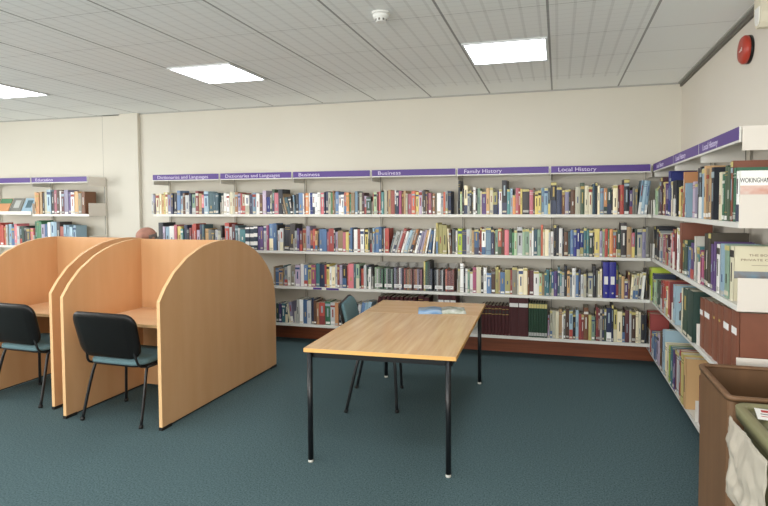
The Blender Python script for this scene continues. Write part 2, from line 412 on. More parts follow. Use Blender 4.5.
TITLES = {'dark': [mat('title_white', 'dcd9d0', .5), mat('title_gold', 'b69c5a', .5), mat('title_pale', '9fb0b8', .5)],
          'light': [mat('title_black', '33302e', .5), mat('title_blue', '3c5078', .5), mat('title_red', '96382c', .5)]}
LIGHT = ('w', 'c', 'l', 's', 'm', 'y', 'V', 'T', 'L')
def book_parts(w, h, d, col, rnd, x0=0, style=None, tape=False):
    """three builders: cover, pages, spine label;  spine at y=0 facing -y"""
    cm = rnd.choice(BM[col]); cover, pages, lab = MB(), MB(), MB()
    t = min(.003, w*.15); x1 = x0+w
    cover.box(x0, x0+t, .002, d, 0, h, cm); cover.box(x1-t, x1, .002, d, 0, h, cm)
    cr = min(.004, w*.2)                            # rounded spine
    prof = [(x0, .003), (x0+w*.2, .003-cr*.7), (x0+w*.5, .003-cr), (x0+w*.8, .003-cr*.7), (x1, .003), (x1, .005), (x0, .005)]
    cover.prism(prof, 0, h, cm, 'z')
    pages.box(x0+t, x1-t, .005, d-.004, .003, h-.004, M['paper'])
    tm = rnd.choice(TITLES['light' if col in LIGHT else 'dark']); cx = (x0+x1)/2; yy = .003-cr-.0006
    st = rnd.random() if style is None else style
    def mark(a, c, z0, z1, m): cover.box(a, c, yy, .0035, z0, z1, m)
    if tape: mark(x0+w*.02, x1-w*.02, h*.90, h*.985, MATS['book_cover_yellow_plain'])
    if col == 'z':
        for z0, z1 in ((.20, .36), (.55, .70), (.90, .97)): mark(x0, x1, h*z0, h*z1, M['white'])
    elif st < .45: zq = rnd.uniform(.25, .5); mark(cx-w*.10, cx+w*.10, h*zq, h*(zq+rnd.uniform(.12, .36)), tm)
    elif st < .62: mark(x0+w*.04, x1-w*.04, h*.80, h*rnd.uniform(.86, .93), tm); mark(cx-w*.13, cx+w*.13, h*.35, h*.7, tm)
    elif st < .75:
        c2 = rnd.choice(BM[col]) if w > .09 else rnd.choice(BM[rnd.choice('wcybrGn')]); mark(x0+w*.02, x1-w*.02, h*.0+.002, h*rnd.uniform(.25, .45), c2); mark(cx-w*.15, cx+w*.15, h*.55, h*.85, tm)
    elif st < .85:
        for z in (.15, .82, .88): mark(x0+w*.02, x1-w*.02, h*z, h*z+.004, tm)
    lh = .028
    lz = rnd.uniform(.004, .02)
    if rnd.random() < .6: lab.box(x0+w*.12, x1-w*.12, yy-.0004, .003, lz, lz+lh*rnd.uniform(.6, 1), rnd.choice((M['white'], M['shelf_grey'], M['paper'])))
    return cover, pages, lab
def merge(dst, src, M4=None):
    o = len(dst.v)
    for v in src.v: dst.v.append(tuple(M4 @ Vector(v)) if M4 is not None else v)
    for f, k, sm in zip(src.f, src.m, src.sm): dst.f.append(tuple(i+o for i in f)); dst.m.append(dst.slot(src.mats[k])); dst.sm.append(sm)
# millimetres: position along the shelf, cover colour, thickness, height; lean in degrees
BACK = [
    (-4, 's1', [
        (-5130, 'w', 31, 276, 0), (-5099, 'V', 32, 250, 0), (-5066, 'T', 16, 270, 0), (-5050, 'c', 47, 273, 0), (-5003, 'c', 30, 268, 0), (-4973, 'T', 36, 256, 0),
        (-4936, 'y', 32, 282, 0), (-4904, 'c', 33, 271, 0), (-4871, 'V', 50, 240, 0), (-4821, 'n', 27, 270, 0), (-4794, 'k', 58, 270, 0), (-4735, 'b', 53, 289, 0),
        (-4683, 'l', 35, 246, 0), (-4648, 'B', 39, 276, 0), (-4610, 'w', 58, 238, 0), (-4552, 'n', 33, 260, 0), (-4519, 'm', 57, 245, 0), (-4461, 'r', 47, 280, 0),
        (-4415, 'T', 48, 266, 0), (-4367, 'p', 37, 236, 0), (-4329, 'l', 65, 280, 0), (-4264, 'd', 68, 279, 0), (-4196, 'd', 38, 271, 0), (-4158, 'd', 38, 270, 0),
        (-4075, 's', 27, 234, 0), (-4048, 'w', 40, 263, 0), (-4008, 'w', 40, 259, 0),
    ]),
    (-3, 's1', [
        (-3968, 'c', 39, 279, 0), (-3929, 'c', 39, 276, 0), (-3890, 'o', 41, 269, 0), (-3849, 'V', 36, 254, 0), (-3813, 'r', 29, 253, 0), (-3783, 'c', 41, 260, 0),
        (-3743, 'w', 58, 245, 0), (-3685, 'n', 40, 255, 0), (-3645, 'l', 49, 259, 0), (-3596, 'w', 48, 251, 0), (-3548, 'B', 44, 237, 0), (-3504, 'V', 48, 279, 0),
        (-3456, 'i', 52, 221, 0), (-3403, 'c', 23, 236, 0), (-3378, 'G', 35, 306, 0), (-3344, 'p', 57, 270, 0), (-3286, 'k', 58, 305, 0), (-3229, 'g', 27, 269, -12),
        (-3202, 'T', 36, 248, -14), (-3167, 'd', 39, 205, -14), (-3128, 'k', 39, 219, -10), (-3089, 'l', 32, 226, -6), (-3057, 'k', 36, 254, 0),
    ]),
    (-2, 's1', [
        (-3026, 'b', 61, 253, 0), (-2965, 'w', 20, 253, 0), (-2946, 'r', 19, 239, 0), (-2927, 'o', 40, 266, 0), (-2887, 'w', 18, 250, 0), (-2869, 'i', 34, 266, 0),
        (-2835, 'w', 30, 251, 0), (-2805, 'w', 35, 248, 0), (-2770, 'w', 38, 258, 0), (-2732, 'p', 45, 250, 0), (-2687, 'n', 15, 254, 0), (-2671, 'n', 42, 264, 0),
        (-2630, 'c', 33, 250, 0), (-2597, 'e', 18, 249, 0), (-2578, 'o', 17, 273, 0), (-2561, 'g', 17, 244, 0), (-2544, 'b', 40, 262, 0), (-2504, 'w', 37, 228, 0),
        (-2467, 'w', 37, 230, 0), (-2430, 'x', 29, 261, 0), (-2401, 'o', 34, 254, 0), (-2367, 'e', 22, 240, 0), (-2345, 'T', 44, 254, 0), (-2301, 'l', 36, 260, 0),
        (-2265, 'k', 22, 244, 0), (-2243, 'c', 32, 246, 0), (-2211, 'u', 29, 239, 0), (-2182, 'V', 26, 218, 0), (-2156, 'G', 57, 204, 0),
    ]),
    (-1, 's1', [
        (-2077, 'r', 11, 258, 0), (-2066, 'm', 40, 262, 0), (-2026, 'u', 17, 264, 0), (-2009, 'p', 26, 264, 0), (-1983, 'k', 14, 264, 0), (-1969, 't', 28, 263, 0),
        (-1940, 'c', 38, 270, 0), (-1902, 'B', 14, 263, 0), (-1888, 'T', 32, 269, 0), (-1856, 'x', 45, 262, 0), (-1811, 'w', 17, 275, 0), (-1794, 'n', 32, 255, 0),
        (-1762, 'M', 32, 268, 0), (-1730, 'B', 24, 261, 0), (-1706, 'T', 28, 267, 0), (-1679, 'c', 24, 241, 0), (-1655, 'p', 46, 240, 0), (-1609, 'x', 45, 266, 0),
        (-1564, 'y', 37, 259, 0), (-1527, 'V', 41, 265, 0), (-1486, 'g', 14, 259, 0), (-1472, 'k', 27, 265, 0), (-1445, 'T', 13, 252, 0), (-1432, 'u', 21, 252, 0),
        (-1411, 'p', 34, 231, 0), (-1377, 'B', 13, 244, 0), (-1364, 'o', 27, 231, 0), (-1337, 'g', 23, 244, 0), (-1314, 'w', 44, 250, 0), (-1270, 's', 27, 237, 0),
        (-1243, 'x', 23, 250, 0), (-1220, 's', 30, 266, 0), (-1190, 'n', 34, 249, 0),
    ]),
    (0, 's1', [
        (-1074, 'k', 23, 364, 0), (-1051, 'm', 20, 251, 0), (-1031, 'k', 22, 281, 0), (-1009, 'c', 39, 325, 0), (-970, 's', 26, 258, 0), (-944, 'k', 20, 257, 0),
        (-924, 'g', 18, 250, 0), (-906, 'w', 27, 287, 0), (-879, 'k', 18, 275, 0), (-861, 'm', 33, 279, 0), (-827, 'c', 15, 249, 0), (-812, 'v', 49, 248, 0),
        (-763, 'T', 37, 292, 0), (-726, 'c', 37, 285, 0), (-688, 'y', 48, 247, 0), (-640, 'i', 15, 264, 0), (-625, 'w', 33, 276, 0), (-593, 'K', 56, 356, 0),
        (-537, 't', 33, 275, 0), (-504, 'l', 26, 275, 0), (-478, 'o', 32, 216, 0), (-446, 'p', 29, 281, 0), (-417, 'r', 22, 274, 0), (-395, 'y', 19, 274, 0),
        (-376, 'K', 77, 265, 0), (-299, 'p', 38, 272, 0), (-262, 'B', 20, 279, 0), (-241, 'y', 32, 257, 0), (-209, 'y', 33, 254, 0), (-176, 'l', 31, 285, 0),
        (-145, 'l', 40, 285, 0), (-105, 'g', 21, 285, 0),
    ]),
    (1, 's1', [
        (-85, 'K', 67, 355, 0), (-17, 'n', 52, 293, 0), (36, 'B', 32, 248, 0), (68, 'V', 40, 255, 0), (108, 'k', 15, 269, 0), (123, 'B', 49, 262, 0),
        (172, 'c', 51, 299, 0), (223, 'G', 43, 320, 0), (266, 'c', 39, 298, 0), (305, 'c', 38, 294, 0), (343, 'd', 28, 326, 0), (371, 'k', 23, 333, 0),
        (394, 'c', 24, 296, 0), (418, 'l', 38, 266, 0), (456, 'o', 33, 266, 0), (489, 'G', 41, 273, 0), (531, 'k', 13, 265, 0), (544, 'c', 46, 287, 0),
        (590, 'u', 20, 251, 0), (609, 'r', 42, 300, 0), (650, 'K', 53, 351, 0), (704, 'v', 30, 248, 0), (733, 'g', 25, 292, 0), (758, 'g', 27, 299, 0),
        (785, 'l', 27, 335, 6), (812, 'l', 30, 339, 6), (842, 'l', 27, 338, 6), (869, 'g', 31, 304, 0),
    ]),
    (-4, 's2', [
        (-5028, 'k', 72, 332, 0), (-4957, 'V', 33, 286, 0), (-4925, 'l', 68, 280, 0), (-4857, 'w', 70, 278, 0), (-4786, 'p', 41, 318, 0), (-4746, 'y', 60, 274, 0),
        (-4687, 't', 40, 244, 0), (-4645, 'n', 52, 304, 0), (-4593, 'k', 35, 266, 0), (-4558, 'r', 35, 274, 0), (-4522, 'r', 29, 316, 0), (-4493, 'r', 40, 312, 0),
        (-4455, 'V', 52, 231, 0), (-4401, 'n', 34, 312, 0), (-4367, 'd', 35, 306, 0), (-4334, 'T', 52, 246, 0), (-4282, 'g', 51, 244, 0), (-4231, 'g', 42, 248, 0),
        (-4189, 'w', 43, 240, 0), (-4146, 'c', 42, 240, 0), (-4103, 'k', 43, 307, 0),
    ]),
    (-3, 's2', [
        (-4037, 'r', 61, 322, 0), (-3977, 'w', 37, 286, 0), (-3940, 'u', 47, 308, 0), (-3893, 'd', 45, 308, 0), (-3849, 'w', 25, 280, 0), (-3824, 't', 74, 265, 0),
        (-3750, 'z', 58, 294, 0), (-3692, 'z', 57, 295, 0), (-3635, 'z', 53, 296, 0), (-3582, 'v', 42, 298, 0), (-3540, 'v', 42, 292, 0), (-3497, 'w', 40, 310, 0),
        (-3457, 'M', 32, 310, 0), (-3425, 'b', 56, 326, 0), (-3369, 'b', 48, 326, 0), (-3322, 'k', 16, 304, 0), (-3307, 'w', 32, 240, 0), (-3274, 'w', 47, 276, 0),
        (-3226, 'k', 70, 324, 3), (-3156, 'k', 68, 326, 3),
    ]),
    (-2, 's2', [
        (-3083, 's', 39, 250, 0), (-3044, 'v', 31, 265, 0), (-3013, 'u', 38, 237, 0), (-2974, 'T', 46, 266, 0), (-2928, 'V', 54, 294, 0), (-2874, 'x', 38, 260, 0),
        (-2836, 'r', 31, 280, 0), (-2806, 'T', 31, 246, 0), (-2775, 'k', 23, 258, 0), (-2752, 'b', 38, 268, 0), (-2714, 'b', 56, 260, 0), (-2659, 'p', 28, 234, 0),
        (-2631, 'r', 67, 276, 0), (-2564, 'k', 15, 270, 0), (-2549, 'V', 30, 235, 0), (-2519, 'T', 67, 256, 0), (-2452, 'p', 37, 235, 0), (-2415, 'y', 37, 242, 0),
        (-2378, 'l', 22, 260, 0), (-2356, 'b', 25, 284, 0), (-2331, 'k', 19, 264, 0), (-2312, 'w', 44, 278, 0), (-2268, 'x', 33, 271, 0), (-2235, 'w', 47, 272, 0),
        (-2188, 'k', 14, 270, 0), (-2174, 'y', 37, 258, 0), (-2137, 'g', 21, 274, 0), (-2116, 'k', 29, 266, 0), (-2087, 'l', 32, 272, 0),
    ]),
    (-1, 's2', [
        (-2081, 'b', 33, 266, 0), (-2047, 'b', 43, 300, 0), (-2004, 'b', 35, 300, 0), (-1969, 'k', 21, 256, 0), (-1948, 'w', 15, 274, 0), (-1933, 'r', 49, 274, 0),
        (-1884, 'g', 21, 234, 16), (-1863, 's', 22, 260, 17), (-1842, 's', 29, 254, 17), (-1813, 'w', 25, 268, 18), (-1788, 'r', 38, 282, 18), (-1750, 'w', 28, 248, 17),
        (-1722, 'w', 21, 248, 17), (-1701, 'l', 34, 268, 17), (-1667, 's', 28, 269, 17), (-1639, 'o', 28, 270, 17), (-1611, 'B', 28, 262, 16), (-1583, 'w', 27, 270, 16),
        (-1556, 'V', 32, 256, 15), (-1524, 'V', 30, 264, 14), (-1494, 'T', 27, 250, 14), (-1467, 'w', 28, 278, 12), (-1439, 'b', 54, 271, 8), (-1385, 'w', 34, 284, 5),
        (-1351, 'y', 49, 334, 0), (-1302, 'y', 49, 333, 0), (-1252, 'y', 49, 333, 0), (-1203, 'c', 33, 280, -3), (-1170, 'B', 27, 273, -3), (-1143, 'g', 26, 280, 0),
        (-1117, 'k', 20, 266, 0),
    ]),
    (0, 's2', [
        (-1105, 'w', 23, 266, 0), (-1082, 'L', 51, 282, 0), (-1031, 'n', 49, 274, 0), (-982, 'w', 38, 282, 0), (-944, 'c', 23, 290, 0), (-921, 'T', 27, 278, 0),
        (-894, 'b', 49, 291, 0), (-845, 'u', 15, 272, 0), (-830, 'r', 18, 292, 0), (-812, 'w', 45, 292, 0), (-767, 'l', 57, 292, 0), (-710, 'n', 33, 280, 0),
        (-677, 'B', 12, 272, 0), (-665, 'm', 32, 285, 0), (-633, 'x', 39, 286, 0), (-594, 'B', 32, 278, 0), (-562, 'p', 47, 278, 0), (-515, 'G', 34, 294, 0),
        (-481, 'e', 22, 250, 0), (-459, 'm', 32, 274, 0), (-427, 'w', 55, 294, 0), (-372, 'm', 29, 272, 0), (-343, 'm', 43, 288, 0), (-300, 's', 29, 273, 0),
        (-271, 'w', 17, 290, 0), (-254, 'd', 40, 274, 0), (-214, 'm', 36, 282, 0), (-178, 'x', 21, 326, 0), (-157, 'c', 21, 290, 0), (-135, 'c', 38, 282, 0),
        (-97, 'w', 15, 274, 0),
    ]),
    (1, 's2', [
        (-82, 'w', 35, 270, 0), (-47, 'k', 29, 324, 0), (-18, 'k', 27, 316, 0), (9, 'w', 35, 300, 0), (44, 'k', 16, 285, 0), (60, 'B', 43, 264, 0),
        (103, 'd', 23, 272, 0), (126, 'b', 32, 291, 0), (158, 'i', 31, 292, 0), (189, 'i', 34, 280, 0), (223, 'i', 35, 288, 0), (258, 't', 32, 292, 0),
        (290, 't', 23, 284, 0), (313, 'G', 38, 280, 0), (351, 'k', 15, 284, 0), (365, 'y', 53, 296, 0), (418, 'V', 28, 280, 0), (446, 'm', 23, 286, 0),
        (469, 'r', 31, 284, 0), (500, 'e', 16, 284, 0), (516, 'o', 32, 294, 0), (549, 'x', 32, 282, 0), (581, 'k', 9, 286, 0), (590, 'G', 35, 282, 0),
        (624, 'k', 59, 350, 0), (683, 'T', 45, 306, 0), (729, 'p', 31, 262, 0), (760, 'G', 23, 288, 0), (783, 'c', 48, 299, 0), (831, 'V', 34, 284, 0),
        (865, 'g', 34, 307, 0),
    ]),
    (-3, 's3', [
        (-3368, 'T', 24, 218, 0), (-3344, 'b', 50, 211, 0), (-3294, 'T', 55, 204, 0), (-3238, 'd', 18, 238, 0), (-3220, 's', 42, 238, 0), (-3178, 's', 42, 240, 0),
        (-3137, 'g', 64, 241, 0), (-3073, 'V', 64, 259, 0), (-3009, 'w', 50, 261, 0),
    ]),
    (-2, 's3', [
        (-2959, 'b', 49, 262, 0), (-2910, 'y', 48, 263, 0), (-2862, 'M', 59, 265, 0), (-2803, 't', 48, 274, 0), (-2754, 'n', 67, 280, 0), (-2687, 'r', 26, 277, 0),
        (-2661, 'y', 35, 269, 0), (-2626, 'w', 27, 260, 0), (-2600, 'c', 44, 255, 0), (-2556, 'w', 30, 257, 0), (-2526, 'r', 31, 265, 0), (-2495, 'V', 35, 257, 0),
        (-2460, 'k', 52, 258, 0), (-2408, 'r', 21, 262, 0), (-2387, 'p', 69, 284, 0), (-2318, 'd', 30, 278, 0), (-2288, 'm', 43, 279, 0), (-2245, 'k', 17, 263, 0),
        (-2228, 'r', 34, 240, 0), (-2194, 'w', 34, 271, 0), (-2160, 'n', 25, 282, 0), (-2135, 'w', 34, 235, 0),
    ]),
    (-1, 's3', [
        (-2157, 'G', 30, 261, 0), (-2127, 'w', 25, 242, 0), (-2101, 'k', 22, 267, 0),
    ]),
    (0, 's3', [
        (-1077, 'c', 22, 271, 0), (-1055, 'w', 40, 310, 0), (-1015, 'k', 20, 273, 0), (-995, 'w', 26, 266, 0), (-969, 'm', 24, 266, 0), (-945, 'w', 34, 244, 0),
        (-911, 'M', 38, 283, 0), (-873, 'c', 53, 292, 0), (-820, 'k', 27, 270, 0), (-793, 'w', 36, 286, 0), (-757, 'b', 50, 235, 0), (-707, 'B', 45, 266, 0),
        (-662, 'y', 34, 305, 0), (-628, 'T', 18, 263, 0), (-610, 'b', 52, 239, 0), (-559, 'y', 59, 278, 0), (-500, 'r', 20, 265, 0), (-481, 'g', 55, 287, 0),
        (-426, 's', 14, 267, 0), (-412, 'c', 51, 289, 0), (-361, 'c', 44, 290, 0), (-317, 'B', 21, 276, 0), (-296, 'u', 44, 263, 0), (-252, 'w', 57, 271, 0),
        (-195, 'm', 29, 228, 0), (-166, 'T', 28, 229, 0), (-138, 't', 24, 259, 0),
    ]),
    (1, 's3', [
        (-126, 't', 37, 275, 0), (-89, 'e', 22, 276, 0), (-66, 'b', 25, 261, 0), (-41, 'v', 38, 278, 0), (-3, 'd', 25, 309, 0), (22, 't', 19, 272, 0),
        (41, 'w', 25, 257, 0), (66, 'k', 29, 319, 0), (95, 'T', 29, 274, 0), (124, 's', 22, 272, 0), (146, 'w', 36, 298, 0), (183, 'b', 28, 269, 0),
        (211, 'n', 22, 284, 0), (233, 'w', 29, 240, 0), (262, 'c', 29, 241, 0), (291, 'k', 14, 274, 0), (305, 'c', 50, 265, 0), (354, 'K', 33, 341, 0),
        (388, 'g', 17, 282, 0), (405, 'c', 21, 290, 0), (426, 'c', 21, 290, 0), (580, 'G', 28, 339, 0), (609, 'g', 28, 244, 0), (637, 'T', 28, 244, 0),
        (665, 'v', 35, 216, 0), (699, 'B', 20, 283, 0), (720, 'c', 23, 261, 4), (743, 'c', 25, 259, 4), (768, 'c', 25, 263, 4), (793, 'c', 27, 267, 5),
        (820, 'w', 30, 265, 5), (849, 'k', 41, 310, 0),
    ]),
    (-3, 's4', [
        (-3338, 'G', 37, 238, 0), (-3301, 'v', 37, 225, 0), (-3264, 't', 47, 241, 0), (-3218, 'd', 34, 226, 0), (-3184, 'c', 40, 244, -8), (-3144, 'V', 37, 243, -7),
        (-3106, 's', 64, 298, 3), (-3042, 'w', 63, 301, 0), (-2979, 'b', 54, 287, 0), (-2925, 'w', 54, 289, 0),
    ]),
    (-2, 's4', [
        (-2867, 'n', 32, 291, 0), (-2835, 'B', 36, 292, 0), (-2799, 'o', 35, 253, 0), (-2764, 'r', 72, 272, 0), (-2692, 'e', 70, 283, 0), (-2622, 'w', 62, 269, 0),
        (-2560, 'o', 43, 271, 0), (-2517, 'k', 35, 265, 0), (-2482, 's', 44, 258, 0), (-2438, 'w', 43, 268, 0), (-2395, 'g', 52, 254, 0), (-2343, 'k', 38, 281, 10),
        (-2305, 'w', 39, 282, 10), (-2266, 'b', 43, 284, 10), (-2223, 'l', 34, 294, 10), (-2189, 'l', 43, 303, 10),
    ]),
    (1, 's4', [
        (-101, 'V', 15, 246, 0), (-86, 'c', 32, 308, 0), (-54, 'c', 34, 307, 0), (-20, 'c', 34, 304, 0), (14, 'T', 33, 301, 0), (47, 'w', 15, 283, 0),
        (61, 'g', 22, 317, 0), (83, 'B', 37, 316, 0), (120, 'l', 36, 318, 0), (157, 'k', 29, 274, 0), (186, 'l', 29, 309, 0), (215, 'r', 29, 277, 0),
        (244, 'r', 24, 278, 0), (267, 'B', 48, 385, 0), (316, 'y', 29, 266, 0), (345, 'm', 35, 253, 0), (380, 'k', 11, 325, 0), (391, 'r', 20, 345, 0),
        (411, 'u', 18, 346, 0), (430, 's', 21, 332, 0), (451, 'n', 21, 363, 0), (471, 'G', 22, 402, 0), (493, 'J', 49, 365, 0), (542, 'k', 21, 382, 0),
        (564, 'y', 35, 323, 0), (599, 'c', 49, 318, 0), (648, 'k', 28, 313, 0), (675, 'u', 41, 388, 0), (717, 'w', 21, 343, 0), (738, 'B', 41, 317, 0),
        (779, 'c', 27, 338, 0), (807, 'c', 23, 313, 0), (830, 'k', 36, 292, 0), (866, 'k', 19, 286, 0),
    ]),
    (-5.03, 's1', [
        (-7079, 'T', 39, 294, 0), (-7040, 'o', 58, 302, 0), (-6982, 'T', 46, 311, 0), (-6936, 'k', 34, 295, 0), (-6901, 'c', 58, 328, 0), (-6843, 'l', 68, 327, 0),
        (-6776, 'k', 46, 311, 0), (-6729, 'p', 45, 344, 0), (-6684, 'B', 45, 343, 0), (-6640, 'w', 34, 316, 0), (-6607, 'u', 52, 298, 0), (-6554, 'V', 71, 324, 0),
        (-6484, 'v', 56, 305, 0), (-6429, 'w', 56, 296, 0), (-6373, 'T', 66, 304, 0), (-6307, 'g', 55, 294, 0), (-6252, 'B', 55, 303, 0),
    ]),
    (-6.03, 's2', [
        (-7807, 'r', 49, 299, 0), (-7758, 'r', 49, 305, 0), (-7710, 'r', 61, 294, 0), (-7650, 'x', 48, 273, 0), (-7602, 's', 36, 282, 0), (-7565, 'l', 60, 304, 0),
        (-7506, 'b', 59, 270, 0), (-7445, 'p', 47, 296, 0), (-7399, 'w', 47, 268, 0), (-7351, 'G', 41, 282, 0), (-7310, 'G', 41, 277, 0), (-7269, 'k', 47, 270, 0),
        (-7223, 'g', 59, 252, 0), (-7164, 'p', 58, 248, 0),
    ]),
    (-5.03, 's2', [
        (-7086, 'e', 44, 343, 0), (-7042, 'e', 44, 339, 0), (-6998, 'e', 46, 334, 0), (-6953, 'V', 57, 308, 0), (-6896, 'b', 46, 308, 0), (-6849, 'w', 46, 335, 0),
        (-6804, 'l', 57, 323, 0), (-6747, 'l', 57, 323, 0), (-6690, 'k', 56, 326, 0), (-6636, 'x', 68, 274, 0), (-6568, 'l', 50, 287, 0), (-6518, 'l', 50, 279, 0),
        (-6467, 'l', 50, 281, 0), (-6417, 'l', 50, 284, 0),
    ]),
]
RIGHT = [
    ('s1', [
        (5577, 'm', 68, 272, 0), (5509, 'm', 68, 272, 0), (5458, 'g', 52, 288, 0), (5406, 'g', 52, 288, 0), (5336, 'u', 75, 357, 0), (5262, 'u', 75, 357, 0),
        (5200, 'y', 59, 305, 0), (5141, 'y', 59, 305, 0), (5077, 'v', 63, 282, 0), (5014, 'v', 63, 282, 0), (4964, 'i', 58, 381, 0), (4907, 'i', 58, 381, 0),
        (4828, 'c', 73, 299, 0), (4768, 'k', 52, 300, 0), (4717, 'k', 52, 300, 0), (4665, 'k', 52, 300, 0), (4526, 'y', 61, 236, 0), (4464, 'y', 61, 236, 0),
        (4409, 'k', 47, 211, 0), (4392, 'o', 36, 356, 0), (4334, 'l', 45, 262, 0), (4080, 'V', 70, 255, 0), (4009, 'V', 70, 255, 0), (3958, 'k', 48, 346, 0),
        (3910, 'k', 48, 346, 0), (3834, 'l', 76, 340, 0), (3784, 'T', 51, 342, 0), (3732, 'T', 51, 342, 0), (3681, 'T', 51, 342, 0), (3614, 'k', 56, 337, 0),
        (3456, 'c', 60, 278, 0), (3406, 'e', 45, 264, 0), (3340, 'G', 50, 319, 0), (3290, 'G', 50, 319, 0), (3260, 'q', 36, 353, 0), (3203, 'e', 42, 296, 0),
        (3144, 'w', 49, 276, 0),
    ]),
    ('s2', [
        (5668, 'k', 60, 316, 0), (5608, 'k', 60, 316, 0), (5547, 'k', 60, 316, 0), (5487, 'k', 60, 316, 0), (5427, 'k', 60, 316, 0), (5366, 's', 58, 278, 0),
        (5307, 's', 58, 278, 0), (5249, 's', 58, 278, 0), (5155, 'p', 70, 268, 0), (5085, 'p', 70, 268, 0), (5029, 'u', 55, 264, 0), (4974, 'u', 55, 264, 0),
        (4881, 'w', 85, 157, 0), (4836, 'p', 46, 292, 0), (4789, 'p', 46, 292, 0), (4728, 'r', 53, 340, 0), (4675, 'r', 53, 340, 0), (4583, 'w', 47, 346, 0),
        (4536, 'w', 47, 346, 0), (4462, 'q', 70, 389, 0), (4364, 'G', 74, 274, 0), (4290, 'G', 74, 274, 0), (4218, 'b', 53, 238, 0), (4165, 'b', 53, 238, 0),
        (4078, 'v', 87, 250, 0), (4013, 's', 55, 318, 0), (3936, 't', 67, 254, 0), (3874, 'M', 50, 223, 0), (3824, 'M', 50, 223, 0), (3768, 'a', 51, 352, 0),
        (3717, 'a', 51, 352, 0), (3666, 'a', 51, 352, 0), (3602, 'v', 49, 296, 0), (3553, 'v', 49, 296, 0), (3470, 'w', 61, 296, 0), (3372, 'l', 88, 296, 0),
        (3281, 'm', 82, 310, 0), (3211, 'w', 64, 304, 0),
    ]),
    ('s3', [
        (5908, 's', 53, 225, 0), (5855, 's', 53, 225, 0), (5802, 's', 53, 225, 0), (5749, 's', 53, 225, 0), (5699, 'L', 57, 340, 0), (5642, 'L', 57, 340, 0),
        (5499, 'n', 81, 278, 0), (5435, 'm', 60, 245, 0), (5375, 'm', 60, 245, 0), (5315, 'm', 60, 245, 0), (5217, 'G', 95, 253, 0), (5122, 'G', 95, 253, 0),
        (5056, 'r', 67, 282, 0), (4989, 'r', 67, 282, 0), (4892, 'w', 86, 138, 0), (4818, 'c', 82, 263, 0), (4752, 'r', 69, 317, 0), (4683, 'r', 69, 317, 0),
        (4516, 'l', 90, 317, 0), (4253, 'c', 47, 326, 0), (4104, 'G', 144, 351, 0), (3960, 'G', 144, 351, 0),
    ]),
    ('s4', [
        (5801, 'r', 69, 395, 0), (5732, 'r', 69, 395, 0), (5663, 'r', 69, 395, 0), (5526, 'b', 63, 230, 0), (5462, 'b', 63, 230, 0), (5399, 'b', 63, 230, 0),
        (5336, 'b', 63, 230, 0), (5266, 'V', 61, 281, 0), (5205, 'V', 61, 281, 0), (5091, 'B', 46, 347, 0), (5045, 'B', 46, 347, 0), (4987, 'l', 50, 391, 0),
        (4937, 'l', 50, 391, 0), (4835, 'c', 72, 303, 0), (4763, 'c', 72, 303, 0), (4696, 'L', 58, 304, 0), (4637, 't', 47, 324, 0), (4590, 't', 47, 324, 0),
        (4544, 'v', 45, 325, 0), (4499, 'v', 45, 325, 0), (4447, 'u', 45, 339, 0), (4359, 'w', 77, 355, 0), (4294, 'r', 58, 373, 0), (4206, 'y', 81, 390, 0),
        (4130, 'T', 71, 426, 0),
    ]),
]

SHELFWORD = {'s1': 'top', 's2': 'second', 's3': 'third', 's4': 'bottom'}
BAYWORD = {-4: 'left Dictionaries sign', -3: 'right Dictionaries sign', -2: 'left Business sign', -1: 'right Business sign', 0: 'Family History sign',
           1: 'back Local History sign', -5.03: 'Education sign', -6.03: 'blank far-left sign'}
def ordinal(n):
    if n == 1: return 'leftmost'
    return '%d%s' % (n, 'th' if 10 <= n % 100 <= 20 else {1: 'st', 2: 'nd', 3: 'rd'}.get(n % 10, 'th'))
books = []
for bay, sh, dat in BACK:
    prev = None; row = []
    for i, (x, c, wd, hh, ln) in enumerate(dat):
        x, wd, hh = x/1000, wd/1000, hh/1000
        a = math.radians(ln); w2 = wd-.0012
        if prev is not None:
            pa, ph, pe = prev; hm = min(ph, hh)
            need = hm*(math.tan(pa)-math.tan(a))
            if need > 0.0005:
                sft = min(need, w2*.5); x += sft; w2 -= sft
        w2 *= math.cos(a); hh2 = min(hh/math.cos(a)-abs(math.sin(a))*w2, .345 if c not in 'Kk' else .40)
        prev = (a, hh2, x+w2)
        row.append(dict(bank='B', bay=bay, sh=sh, i=i, x=x, w=w2, h=hh2, c=c, lean=a))
    for i, r in enumerate(row):
        r['n'] = len(row); r['l'] = row[i-1]['c'] if i else None; r['r'] = row[i+1]['c'] if i < len(row)-1 else None
        dist = math.hypot(r['x'], D); r['score'] = r['w']*r['h']*(D/dist)/dist**2
        if bay < -5: r['score'] *= .6
    books += row
for sh, dat in RIGHT:
    row = []
    for i, (y, c, wd, hh, ln) in enumerate(dat):
        y, wd, hh = y/1000, wd/1000, hh/1000
        row.append(dict(bank='R', bay=0, sh=sh, i=i, x=y, w=wd-.0015, h=min(hh, .385), c=c, lean=0, n=0))
    for i, r in enumerate(row):
        r['n'] = len(row); r['l'] = row[i-1]['c'] if i else None; r['r'] = row[i+1]['c'] if i < len(row)-1 else None
        dist = math.hypot(r['x'], RF); r['score'] = r['w']*r['h']*(RF/dist)/dist**2*2.2+ (1 if r['x'] < 5.0 else 0)
    books += row
for r in books:                                     # no book stands through a bracket
    for bd in ([-4.082, -3.082, -2.082, -1.082, -.082] if r['bank'] == 'B' else [4.7125, 3.8996]):
        e0, e1 = r['x'], r['x']+r['w']
        if e0 < bd+.0035 and e1 > bd-.0005:
            if bd-e0 > e1-bd: r['w'] = bd-.001-e0
            else: r['x'] = bd+.004; r['w'] = e1-r['x']
books.sort(key=lambda r: -r['score'])
used = set()
